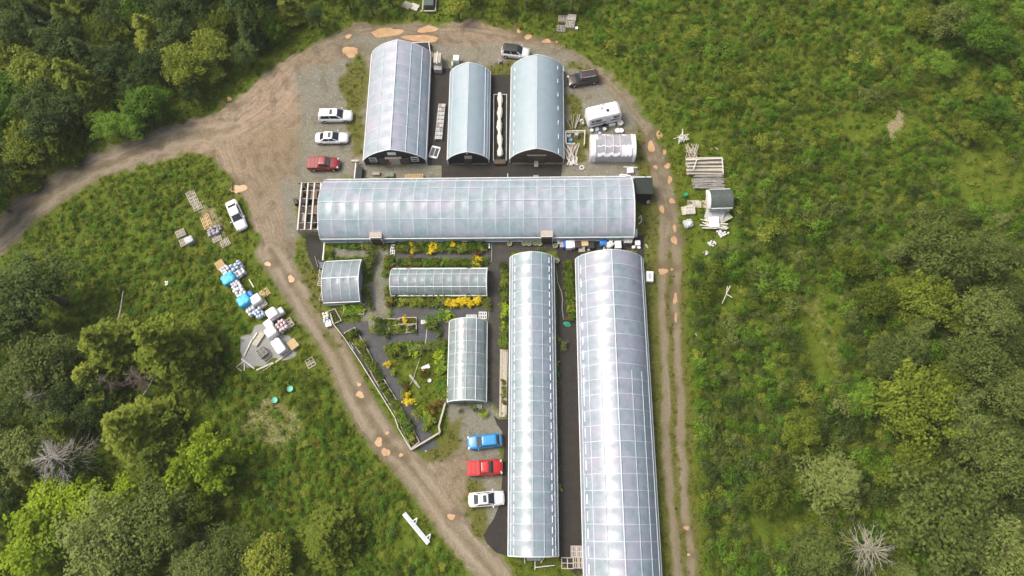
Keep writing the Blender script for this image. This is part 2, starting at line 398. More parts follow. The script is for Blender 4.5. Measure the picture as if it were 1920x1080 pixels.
ATTRS = ['ru', 'rv', 'trk', 'road', 'gravel', 'green', 'pink', 'rut', 'mid', 'rutd', 'dry', 'pad', 'wet']
def terrain_mat():
    m, t, bs = nodes('terrain'); v = posvec(t)
    A = {a: attr(t, a) for a in ATTRS}
    n1 = noise(t, 0.09, 4, 0.6, v); n2 = noise(t, 0.6, 5, 0.7, v); n3 = noise(t, 4.0, 4, 0.7, v); n4 = noise(t, 16.0, 3, 0.7, v)
    g = ramp(t, n2, [(0.25, (0.040, 0.075, 0.011)), (0.5, (0.085, 0.128, 0.020)), (0.75, (0.155, 0.18, 0.040))])
    g = mix(t, ramp(t, n3, [(0.42, 0.0), (0.8, 0.6)]), g, (0.13, 0.155, 0.04))
    g = mix(t, ramp(t, n1, [(0.45, 0.0), (0.7, 0.35)]), g, (0.12, 0.095, 0.028))
    dry = ramp(t, n3, [(0.3, (0.10, 0.10, 0.035)), (0.6, (0.34, 0.28, 0.17))])
    def edge(a, amp=0.9, lo=0.38, hi=0.62):
        nn = math_(t, 'MULTIPLY', math_(t, 'SUBTRACT', math_(t, 'ADD', math_(t, 'MULTIPLY', n2, .6), math_(t, 'MULTIPLY', n3, .4)), 0.5), amp)
        return ramp(t, math_(t, 'ADD', a, nn), [(lo, 0.0), (hi, 1.0)])
    hs = t.nodes.new('ShaderNodeHueSaturation'); hs.inputs['Saturation'].default_value = 1.12; t.links.new(g, hs.inputs['Color']); g = hs.outputs[0]
    g = mix(t, edge(A['dry'], 1.8, 0.45, 0.75), g, dry)
    n5 = noise(t, 1.7, 6, 0.8, v); n6 = noise(t, 9.0, 5, 0.8, v)
    dirt = ramp(t, n5, [(0.3, (0.15, 0.122, 0.082)), (0.5, (0.245, 0.205, 0.145)), (0.72, (0.35, 0.30, 0.22))])
    dirt = mix(t, ramp(t, n6, [(0.35, 0.65), (0.6, 0.0)]), dirt, (0.10, 0.085, 0.06))
    pink = ramp(t, n6, [(0.3, (0.24, 0.175, 0.115)), (0.52, (0.37, 0.275, 0.19)), (0.7, (0.46, 0.355, 0.255))])
    dirt = mix(t, math_(t, 'MULTIPLY', A['pink'], ramp(t, n2, [(0.3, 0.15), (0.62, 0.95)])), dirt, pink)
    grav = ramp(t, n6, [(0.3, (0.10, 0.105, 0.082)), (0.5, (0.19, 0.195, 0.16)), (0.7, (0.33, 0.33, 0.29))])
    grav = mix(t, ramp(t, n5, [(0.42, 0.0), (0.7, 0.75)]), grav, (0.20, 0.165, 0.10))
    grav = mix(t, ramp(t, n2, [(0.52, 0.0), (0.72, 0.6)]), grav, (0.13, 0.125, 0.05))
    cb = t.nodes.new("ShaderNodeCombineXYZ"); t.links.new(math_(t, 'MULTIPLY', A['ru'], 2.2), cb.inputs[0]); t.links.new(math_(t, 'MULTIPLY', A['rv'], 0.10), cb.inputs[1])
    strk = noise(t, 1.0, 4, 0.7, cb.outputs[0])
    n7 = noise(t, 3.2, 3, 0.75, v); n8 = noise(t, 0.35, 6, 0.75, v, 0.6)
    dirt = mix(t, ramp(t, n7, [(0.56, 0.0), (0.66, 0.6)]), dirt, (0.42, 0.37, 0.28))
    dirt = mix(t, ramp(t, n8, [(0.38, 0.7), (0.5, 0.0)]), dirt, (0.115, 0.088, 0.058))
    dirt = mix(t, math_(t, 'MULTIPLY', A['trk'], ramp(t, strk, [(0.36, 0.5), (0.5, 0.0)])), dirt, (0.13, 0.108, 0.075))
    dirt = mix(t, math_(t, 'MULTIPLY', A['trk'], ramp(t, strk, [(0.54, 0.0), (0.68, 0.5)])), dirt, (0.38, 0.33, 0.25))
    grav = mix(t, ramp(t, n7, [(0.57, 0.0), (0.67, 0.7)]), grav, (0.42, 0.42, 0.38))
    grav = mix(t, ramp(t, n8, [(0.36, 0.6), (0.48, 0.0)]), grav, (0.10, 0.085, 0.05))
    dirt = mix(t, edge(A['gravel'], 0.8, 0.3, 0.7), dirt, grav)
    dirt = mix(t, math_(t, 'MULTIPLY', A['mid'], ramp(t, n3, [(0.35, 0.2), (0.7, 0.9)])), dirt, (0.15, 0.12, 0.065))
    dirt = mix(t, math_(t, 'MULTIPLY', A['rutd'], 0.55), dirt, (0.36, 0.31, 0.235))
    dirt = mix(t, math_(t, 'MULTIPLY', ramp(t, n1, [(0.45, 0.0), (0.62, 0.7)]), ramp(t, n3, [(0.4, 0.0), (0.7, 1.0)])), dirt, (0.16, 0.13, 0.06))
    c = mix(t, edge(A['road'], 1.1, 0.3, 0.7), g, dirt)
    c = mix(t, edge(A['gravel'], 1.0, 0.25, 0.75), c, grav)
    mossy = mix(t, ramp(t, n3, [(0.35, 0.0), (0.7, 1.0)]), (0.07, 0.085, 0.014), (0.17, 0.155, 0.045))
    c = mix(t, edge(A['green'], 1.5, 0.25, 0.75), c, mossy)
    c = mix(t, math_(t, 'MULTIPLY', A['rut'], 0.8), c, (0.22, 0.185, 0.122))
    c = mix(t, edge(A['pad'], 0.4), c, ramp(t, n4, [(0.25, (0.13, 0.14, 0.13)), (0.7, (0.44, 0.45, 0.42))]))
    c = mix(t, math_(t, 'MULTIPLY', A['wet'], 0.65), c, (0.13, 0.095, 0.06))
    t.links.new(c, bs.inputs['Base Color']); bs.inputs['Roughness'].default_value = 0.92
    bs.inputs['Specular IOR Level'].default_value = 0.2
    h = math_(t, 'ADD', math_(t, 'MULTIPLY', n3, 1.0), math_(t, 'MULTIPLY', n4, 0.4))
    bump(t, bs, h, 0.55, 0.12)
    return m
TERR = terrain_mat()

def class_mesh(name, sel):
    """the cells of the terrain grid chosen by sel, as one mesh with the surface attributes"""
    j, i = np.nonzero(sel)
    a = j * nx + i; quads = np.stack([a, a + 1, a + nx + 1, a + nx], 1)
    used, inv = np.unique(quads, return_inverse=True); inv = inv.reshape(quads.shape)
    me = bpy.data.meshes.new(name)
    me.vertices.add(len(used)); me.loops.add(quads.size); me.polygons.add(len(quads))
    xs = GX.ravel()[used]; ys = GY.ravel()[used]
    zs = np.zeros(len(used))
    me.vertices.foreach_set('co', np.stack([xs, ys, zs], 1).astype(np.float32).ravel())
    me.loops.foreach_set('vertex_index', inv.astype(np.int32).ravel())
    me.polygons.foreach_set('loop_start', np.arange(0, quads.size, 4, dtype=np.int32))
    me.update(calc_edges=True)
    for k in ATTRS:
        at = me.attributes.new(k, 'FLOAT', 'POINT'); at.data.foreach_set('value', F[k].ravel()[used].astype(np.float32))
    me.materials.append(TERR)
    return link(name, me)

def cellmin(A): return np.minimum.reduce([A[:-1, :-1], A[1:, :-1], A[:-1, 1:], A[1:, 1:]])
dr_ = cellmin(F['d_road']); gv_ = cellmin(-F['gravel']); pd_ = cellmin(-F['pad'])
is_road = dr_ < 0.6
is_gp = (~is_road) & (gv_ < -0.3)
is_pad = (~is_road) & (~is_gp) & (pd_ < -0.2)
tag(class_mesh('dirt_road', is_road), kind='structure')
tag(class_mesh('gravel_path', is_gp), kind='structure')
tag(class_mesh('gravel_pad', is_pad), kind='structure')
tag(class_mesh('ground', ~(is_road | is_gp | is_pad)), kind='structure')
mb = MB(); B = 900
ring = [(X0, Y0), (X1, Y0), (X1, Y1), (X0, Y1)]; out = [(-B, -B), (B, -B), (B, B), (-B, B)]
for k in range(4):
    a, b_ = ring[k], ring[(k + 1) % 4]; c, d = out[(k + 1) % 4], out[k]
    mb.add([(a[0], a[1], 0), (d[0], d[1], 0), (c[0], c[1], 0), (b_[0], b_[1], 0)], [(0, 1, 2, 3)])
tag(mb.build('outer_ground', TERR), kind='structure')

# puddles of muddy rain water
m, t, bs = nodes('muddy_water'); n = noise(t, 0.8, 3, 0.5, posvec(t))
t.links.new(ramp(t, n, [(0.3, (0.38, 0.235, 0.115)), (0.7, (0.53, 0.35, 0.185))]), bs.inputs['Base Color']); bs.inputs['Roughness'].default_value = 0.12
MUD = m
for (px, py, rx, ry, a) in PUDDLES:
    c = P(px, py); e1 = P(px + rx * math.cos(math.radians(a)), py - rx * math.sin(math.radians(a))) - c
    e2 = P(px - ry * math.sin(math.radians(a)), py - ry * math.cos(math.radians(a))) - c
    ph = [rnd.uniform(0, 6.3) for _ in range(4)]; e1 = e1 * .9; e2 = e2 * .9
    vs = []
    for k in range(36):
        th = 2 * math.pi * k / 36; r = 1 + .15 * math.sin(2 * th + ph[0]) + .11 * math.sin(3 * th + ph[1]) + .06 * math.sin(5 * th + ph[2]) + .03 * math.sin(9 * th + ph[3])
        vs.append(e1 * math.cos(th) * r + e2 * math.sin(th) * r)
    mb = MB(); mb.add([Vector((0, 0, 0))] + vs, [(0, 1 + k, 1 + (k + 1) % 36) for k in range(36)])
    tag(mb.build('puddle', MUD, loc=c + Vector((0, 0, 0.012))), kind='structure')

# woven weed-barrier fabric
def fabric_mat(name, c1, c2, du=1.0):
    m, t, bs = nodes(name); v = posvec(t)
    w = t.nodes.new("ShaderNodeTexWave"); w.inputs['Scale'].default_value = 1.1; w.inputs['Distortion'].default_value = 0.3; t.links.new(v, w.inputs['Vector'])
    c = ramp(t, noise(t, 1.2, 6, 0.75, v), [(0.3, c1), (0.72, c2)])
    c = mix(t, ramp(t, w.outputs['Fac'], [(0.93, 0.0), (1.0, 0.16)]), c, tuple(x * 1.5 for x in c2))
    c = mix(t, ramp(t, noise(t, 0.35, 5, 0.7, v), [(0.5, 0.0), (0.7, 0.7)]), c, (0.075 * du, 0.062 * du, 0.035 * du))
    c = mix(t, ramp(t, noise(t, 2.6, 5, 0.8, v), [(0.6, 0.0), (0.7, 0.55)]), c, (0.13 * du, 0.115 * du, 0.075 * du))
    t.links.new(c, bs.inputs['Base Color']); bs.inputs['Roughness'].default_value = 0.8
    bump(t, bs, noise(t, 3, 4, 0.6, v), 0.4, 0.05); return m
FAB_BLACK = fabric_mat('black_weed_fabric', (0.010, 0.009, 0.008), (0.030, 0.026, 0.020), .38)
FAB_GREY = fabric_mat('grey_weed_fabric', (0.036, 0.040, 0.044), (0.088, 0.092, 0.098))
FABRICS = [
    ('b', [(1044, 470), (1088, 470), (1106, 1100), (1048, 1052), (1046, 800)]),
    ('b', [(806, 128), (845, 128), (845, 310), (802, 310)]), ('b', [(916, 140), (960, 140), (960, 310), (914, 310)]),
    ('b', [(828, 308), (1055, 308), (1050, 345), (828, 345)]), ('b', [(1185, 335), (1220, 335), (1220, 385), (1185, 385)]),
    ('b', [(1046, 440), (1208, 440), (1208, 500), (1190, 470), (1046, 470)]),
    ('d', [(728, 440), (1046, 440), (1046, 470), (958, 472), (958, 505), (915, 505), (915, 478), (728, 478)]),
    ('d', [(914, 505), (958, 505), (958, 790), (940, 770), (916, 750)]),
    ('b', [(925, 778), (934, 786), (958, 786), (958, 1045), (930, 1036), (914, 1020), (906, 1004), (914, 990), (926, 972), (935, 950), (940, 920), (943, 880), (945, 830), (941, 808), (932, 796)]),
    ('b', [(572, 440), (605, 440), (606, 500), (592, 510), (578, 480)]),
    ('g', [(735, 576), (916, 576), (914, 598), (842, 598), (842, 640), (740, 642), (722, 650), (735, 690), (765, 745), (800, 800), (822, 838), (790, 848), (640, 630), (632, 606), (690, 602), (692, 624), (735, 620)]),
    ('g', [(728, 478), (914, 478), (914, 500), (728, 500)])]
FAB_D = fabric_mat('dark_weed_fabric', (0.022, 0.021, 0.018), (0.06, 0.056, 0.046))
FABP = []
for k, poly in FABRICS:
    mb = MB(); mb.add([P(x, y, 0.02 + 0.004 * (len(FABP) % 5)) for x, y in poly], [tuple(range(len(poly)))])
    o = mb.build('weed_fabric', {'b': FAB_BLACK, 'g': FAB_GREY, 'd': FAB_D}[k]); tag(o, kind='structure'); FABP.append(poly)

# ================================================================ TUNNEL GREENHOUSES
FILM_A = film_mat('film_milky', 0.82, (0.62, 0.70, 0.82), 0.34, .2, mo=.65)
FILM_B = film_mat('film_blue', 0.90, (0.48, 0.63, 0.71), 0.34, 0.08, .3, mo=.22)
FILM_D = film_mat('film_long', 0.78, (0.56, 0.68, 0.78), 0.36, 0.25, .35, mo=.75)
FILM_E = film_mat('film_shiny', 0.78, (0.45, 0.58, 0.67), 0.31, 0.22, 0.25, mo=.6, gl_=.045)
FILM_F = film_mat('film_wide', 0.80, (0.48, 0.57, 0.69), 0.31, 0.25, 0.25, mo=.65, gl_=.035)
FILM_G = film_mat('film_clear', 0.62, (0.50, 0.62, 0.66), 0.24, 0.3, 1.0)
FILM_H = film_mat('film_wrinkled', 0.8, (0.42, 0.50, 0.56), 0.22, 0.2, 0.9)
FILM_S = film_mat('film_skirt', 0.55, (0.45, 0.50, 0.46), 0.3, 0.3, 0.6)

def prof(t, w, s, h, pk):
    """height of the arch at t in -1..1"""
    a = abs(t)
    return s + (h - s - pk) * (1 - a ** 2.3) ** 0.72 + pk * (1 - a) ** 1.6

class Tunnel:
    def __init__(s, name, A, Bp, label, s_h=1.1, h=3.8, pk=0.25, film=None, width=None, ribs=0, ribw=0.09, purl=(), inset=0.0, floor=None):
        """A=(left,right) corner points of the far end, Bp=(left,right) of the near end, world vectors"""
        ca = (A[0] + A[1]) / 2; cb = (Bp[0] + Bp[1]) / 2; ca.z = cb.z = 0
        s.w = width / 2 if width else ((A[1] - A[0]).xy.length + (Bp[1] - Bp[0]).xy.length) / 4
        d = cb - ca; s.L = d.length; s.h = h; s.s = s_h; s.pk = pk
        s.rz = math.atan2(d.y, d.x) - math.pi / 2 + math.pi     # local +Y runs from near end to far end
        s.o = empty(name, (ca + cb) / 2, s.rz, label, 'greenhouse')
        s.film = film; n = 36; ts = [math.sin(math.pi / 2 * (-1 + 2 * i / n)) * 0.5 + (-1 + 2 * i / n) * 0.5 for i in range(n + 1)]
        s.ts = ts; mb = MB(); ny_ = max(8, int(s.L / 0.35)); rings = []
        r = random.Random(hash(label) % 1000 if False else len(label) * 7)
        for j in range(ny_ + 1):
            y = -s.L / 2 + s.L * j / ny_
            sag = (0.012 * math.sin(j * 1.1) + r.uniform(-.008, .008) - (0.09 * math.sin(math.pi * ((y + s.L / 2) / s.L * ribs % 1)) ** 2 if ribs else 0))
            ring = [(-s.w, y, 0.0)] + [(t * s.w, y, prof(t, s.w, s_h, h, pk) + sag * (1 - abs(t))) for t in ts] + [(s.w, y, 0.0)]
            rings.append(ring)
        mb.loft(rings, closed=False, cap=False)
        o = mb.build('film_cover', film, s.o, smooth=True)
        for k in range(ribs + 1):
            y = -s.L / 2 + s.L * k / ribs if ribs else 0
            if ribs: s.hoop(y, ribw)
        for (t, wd, y0, y1) in purl: s.line(t, wd, y0, y1)
        rb = MB()
        for e in (-1, 1):
            y = e * s.L / 2
            pts = [(-s.w, y, 0)] + [(t * s.w, y, prof(t, s.w, s_h, h, pk) + 0.02) for t in ts] + [(s.w, y, 0)]
            rb = MB(); rb.path(pts, 0.07, 6); rb.build('end_hoop', TRIM, s.o)
        for e in (-1, 1):
            rb = MB(); rb.box((e * (s.w + 0.06), 0, s_h), (0.1, s.L, 0.12)); rb.box((e * (s.w + 0.03), 0, 0.15), (0.06, s.L, 0.3))
            rb.build('side_rail', TRIM, s.o)
        if floor is not None:
            fb = MB(); fb.box((0, 0, 0.04), (s.w * 2 - 0.2, s.L - 0.1, 0.04)); fb.build('floor', floor, s.o)
    def z(s, t): return prof(t, s.w, s.s, s.h, s.pk)
    def hoop(s, y, w):
        pts = [(t * s.w, y, s.z(t) + 0.035) for t in s.ts[2:-2]]
        vs = []; 
        for p in pts: vs += [(p[0], p[1] - w / 2, p[2]), (p[0], p[1] + w / 2, p[2]), (p[0], p[1] + w / 2, p[2] - .05), (p[0], p[1] - w / 2, p[2] - .05)]
        rb = MB(); rb.loft([vs[i * 4:i * 4 + 4] for i in range(len(pts))]); rb.build('hoop_rib', RIB, s.o)
    def line(s, t, w, y0=-1, y1=1, m=None, name='purlin'):
        L = s.L / 2; z = s.z(t) + 0.05
        rb = MB(); rb.box((t * s.w, (y0 + y1) / 2 * L, z), (w, (y1 - y0) * L, 0.04)); rb.build(name, m or RIB, s.o)
    def dashes(s, t, step, ln, w=0.10, y0=-1, y1=1):
        y = y0 * s.L / 2 + 0.5
        while y < y1 * s.L / 2 - 0.5:
            rb = MB(); rb.box((t * s.w, y, s.z(t) + 0.06), (w, ln, 0.05)); y += step; rb.build('clip_strip', WHITE, s.o)
    def end(s, e, m, drop=0.05):
        """solid or film end wall at local y = e*L/2"""
        y = e * (s.L / 2 - drop); pts = [(-s.w + .05, y, 0)] + [(t * (s.w - .05), y, s.z(t) - 0.04) for t in s.ts] + [(s.w - .05, y, 0)]
        rb = MB(); rb.add(pts + [(p[0], y - e * 0.08, p[2]) for p in pts], [tuple(range(len(pts))), tuple(range(2 * len(pts) - 1, len(pts) - 1, -1))])
        return rb.build('end_wall', m, s.o)
    def P(s, t, yy, z): return (t * s.w, yy * s.L / 2, z)

def gh(name, a0, a1, b0, b1, label, ha=1.0, hb=0.0, **k):
    return Tunnel(name, (P(*a0, ha), P(*a1, ha)), (P(*b0, hb), P(*b1, hb)), label, **k)

FLOOR = mat('greenhouse_floor', (0.05, 0.05, 0.048), 0.9, 0.5, 1.5)
A_ = gh('greenhouse', (698, 100), (807, 102), (685, 308), (800, 308), 'milky white greenhouse with square windows, leftmost of the three short ones', film=FILM_A, h=4.3, pk=0.8, ribs=9, ribw=0.05, purl=[(0, .13, -1, 1), (-.45, .04, -1, 1), (.45, .06, -1, 1), (.78, .07, -1, 1)], floor=FLOOR)
B_ = gh('greenhouse', (845, 136), (919, 135), (841, 307), (917, 306), 'narrow pale blue greenhouse, middle of the three short ones', film=FILM_B, h=3.4, pk=0.55, purl=[(0, .07, -1, 1), (.80, .08, -1, 1), (-.84, .06, -1, 1), (.92, .05, -1, 1)], floor=FLOOR)
C_ = gh('greenhouse', (959, 129), (1055, 125), (957, 305), (1056, 305), 'smooth pale blue greenhouse with brown end wall, rightmost of the three short ones', film=FILM_B, h=4.1, pk=0.6, purl=[(0, .07, -1, 1)], floor=FLOOR)
C_.dashes(-.86, 1.6, .7, .09); C_.dashes(.80, 2.4, .7, .08)
E_ = gh('greenhouse', (957, 483), (1038, 483), (954, 1042), (1046, 1042), 'long narrow shiny greenhouse beside the black strip, left of the two long parallel ones', h=3.2, pk=0.25, film=FILM_E, ribs=21, ribw=0.045, purl=[(0, .05, -1, 1), (.45, .04, -1, 1), (.9, .07, -1, 1), (-.9, .07, -1, 1)], floor=FLOOR)
E_.dashes(-.78, 1.25, .85, .10); E_.dashes(.78, 1.25, .8, .09)
fb_l, fb_r = P(1094.5, 1080, 0.4), P(1238, 1080, 0.4)
fa_l, fa_r = P(1079, 487, 1.0), P(1205, 484, 1.0)
dl_ = (fb_l - fa_l); dr2 = (fb_r - fa_r)
F_ = Tunnel('greenhouse', (fa_l, fa_r), (fb_l + dl_ * 0.14, fb_r + dr2 * 0.14), 'widest long greenhouse with bright reflection, beside the rutted track', h=4.5, pk=0.5, film=FILM_F, ribs=24, ribw=0.06, purl=[(0, .12, -1, 1), (-.42, .05, -1, .3), (.42, .05, -1, .3), (.72, .05, -1, .3), (-.74, .08, -1, 1), (.93, .07, -1, 1), (-.94, .07, -1, 1)], floor=FLOOR)
F_.dashes(-.88, 2.0, 1.2, .11)
D_ = Tunnel('greenhouse', (P(1184, 450, .2), P(1184, 335, 1.0)), (P(610, 455, .2), P(610, 340, 1.0)), 'long ribbed greenhouse lying crossways with open timber frame at its left end', h=4.0, s_h=1.5, pk=0.3, film=FILM_D, ribs=23, ribw=0.065, purl=[(.02, .07, -1, 1), (.55, .05, -1, 1), (-.45, .05, -1, 1), (-.78, .08, -1, 1)], floor=FLOOR)
G_ = Tunnel('greenhouse', (P(915, 556), P(913, 503, .9)), (P(735, 557), P(737, 503, .9)), 'low clear tunnel lying crossways above the yellow flowers', s_h=0.7, h=2.3, pk=0.05, film=FILM_G, ribs=11, ribw=0.045, purl=[(.58, .08, -1, 1), (-.3, .06, -1, 1), (-.85, .06, -1, 1)], floor=None)
H_ = Tunnel('greenhouse', (P(677, 567, .6), P(680, 490, 1.0)), (P(609, 571, .6), P(613, 492, 1.0)), 'small square tunnel under crumpled grey film beside the dirt track', s_h=1.3, h=2.8, pk=0.3, film=FILM_H, ribs=4, ribw=0.05, purl=[(0, .14, -1, 1)], floor=FLOOR)
I_ = gh('greenhouse', (843, 603), (913, 602), (841, 756), (912, 756), 'short clear tunnel beside the garden lawn with green plants showing through', s_h=.9, h=2.6, pk=0.05, film=FILM_G, ribs=7, ribw=0.035, purl=[(-.6, .08, -1, 1), (.5, .08, -1, 1), (0, .05, -1, 1)], ha=.9)
# end walls. local -Y end faces the camera side
for g, m in ((A_, DARK), (B_, DARK), (C_, WOOD_DARK), (E_, FILM_S), (F_, FILM_S), (G_, FILM_G), (H_, FILM_H), (I_, FILM_G), (D_, FILM_S)):
    g.end(-1, m); g.end(1, FILM_S if m in (DARK, WOOD_DARK) else m)
def window(g, x, z, w, h, y, rows=2, m=WHITE):
    fr = MB(); d = 0.09
    fr.box((x, y, z - h / 2), (w, d, .09)); fr.box((x, y, z + h / 2), (w, d, .09)); fr.box((x - w / 2, y, z), (.09, d, h + .09)); fr.box((x + w / 2, y, z), (.09, d, h + .09))
    for k in range(1, rows): fr.box((x, y, z - h / 2 + h * k / rows), (w, d, .08))
    f = fr.build('window', m, g.o); pn = MB(); pn.box((x, y - 0.0, z), (w - .05, .03, h - .05)); pn.build('pane', GLASS, f); return f
y = -A_.L / 2 - .05
window(A_, -3.1, 1.5, 1.0, 1.1, y); window(A_, 3.1, 1.5, 1.0, 1.1, y)
mb = MB(); mb.box((0, y, 1.05), (1.6, .1, 2.1)); mb.build('door', WOOD_OLD, A_.o)
mb = MB(); mb.box((0, y - .1, 2.15), (2.4, .35, .12)); mb.build('door_canopy', WOOD_OLD, A_.o)
mb = MB(); mb.box((0, y, 3.2), (1.2, .14, .6)); mb.build('vent', TRIM, A_.o)
for sx in (-1, 1):
    mb = MB(); mb.box((sx * 1.6, y + .0, 1.0), (1.3, .06, 1.9)); mb.build('wall_panel', sepmat('mossy_board', (.05, .05, .03), (.12, .11, .07)), A_.o)
y = -B_.L / 2 - .05
mb = MB(); mb.box((.1, y, 1.9), (1.1, .12, .7)); mb.build('vent', WOOD_OLD, B_.o)
mb = MB(); mb.box((0, y, 3.0), (.12, .1, .3)); mb.build('lamp', WHITE, B_.o)
mb = MB(); mb.box((0, y, .9), (1.2, .06, 1.8)); mb.build('door', WOOD_DARK, B_.o)
y = -C_.L / 2 - .05
mb = MB(); mb.box((0, y, 1.0), (2.4, .1, 2.0)); mb.build('door', sepmat('green_brown_door', (.05, .045, .03), (.13, .12, .08)), C_.o)
mb = MB(); mb.box((0, y - .02, 2.3), (2.8, .12, .2)); mb.build('lintel', WOOD_OLD, C_.o)
for sx in (-1, 1):
    mb = MB(); mb.box((sx * 2.4, y, 1.3), (1.2, .1, .9)); mb.box((sx * 2.4, y - .02, 1.8), (1.5, .12, .1)); mb.build('window', WOOD_DARK, C_.o)
# doors of the long crossways house: notches with little roofs (local +x is north, so south is -x for D_)
for px in (711, 1025):
    c = P(px, 447); loc = D_.o.matrix_world.inverted() if False else None
    dx = (c - D_.o.location); cs, sn = math.cos(-D_.rz), math.sin(-D_.rz)
    ly = dx.x * sn + dx.y * cs; sgn = -1
    lx = dx.x * cs - dx.y * sn
    sgn = 1 if lx > 0 else -1
    dm = MB(); dm.box((sgn * (D_.w - .1), ly, .95), (.8, 1.6, 1.9)); d = dm.build('door_porch', WOOD_DARK, D_.o)
    rf = MB(); rf.box((sgn * (D_.w - .42), ly, 2.28), (.95, 1.75, .08), M=Matrix.Rotation(sgn * .30, 3, 'Y')); rf.build('porch_roof', WOOD_OLD, d)
    fr = MB(); fr.box((sgn * (D_.w + .1), ly, 2.05), (.12, 1.7, .12)); fr.box((sgn * (D_.w + .33), ly - .82, .95), (.08, .08, 1.9)); fr.box((sgn * (D_.w + .33), ly + .82, .95), (.08, .08, 1.9)); fr.build('door_frame', TRIM, d)
# hanging white baskets just under the film of the widest house
for k, py in enumerate((611, 637, 662, 687, 712, 737)):
    c = P(1096 + k * 0.7, py, 2.3); mb = MB(); mb.lathe([(.05, -.4), (.32, -.38), (.42, -.1), (.42, 0), (.1, .05)], 14)
    o = mb.build('hanging_basket', WHITE, loc=c); 
    for t_ in range(1): pass
    tag(o, 'round white hanging basket seen through the film, left side of the widest greenhouse', 'basket', 'white baskets hanging inside the widest greenhouse')
# ================================================================ VEHICLES
def paint(name, col, metal=0.0):
    m, t, bs = nodes(name)
    n = noise(t, 1.5, 4, 0.6, objvec(t))
    t.links.new(ramp(t, n, [(0.3, tuple(c * .9 for c in col)), (0.75, col)]), bs.inputs['Base Color'])
    bs.inputs['Roughness'].default_value = 0.35; bs.inputs['Metallic'].default_value = metal
    bs.inputs['Coat Weight'].default_value = 0.8; bs.inputs['Coat Roughness'].default_value = 0.06
    return m
P_WHITE = paint('white_car_paint', (0.78, 0.79, 0.80)); P_RED = paint('bright_red_paint', (0.52, 0.012, 0.012))
P_DRED = paint('dark_red_paint', (0.26, 0.010, 0.014)); P_BLUE = paint('bright_blue_paint', (0.012, 0.27, 0.62))
P_BROWN = paint('dark_brown_paint', (0.045, 0.026, 0.024)); P_BLACK = paint('black_roof_paint', (0.02, 0.022, 0.016))
CHROME = mat('chrome', (0.7, 0.7, 0.7), 0.2, 0.05, 3, 0.9)

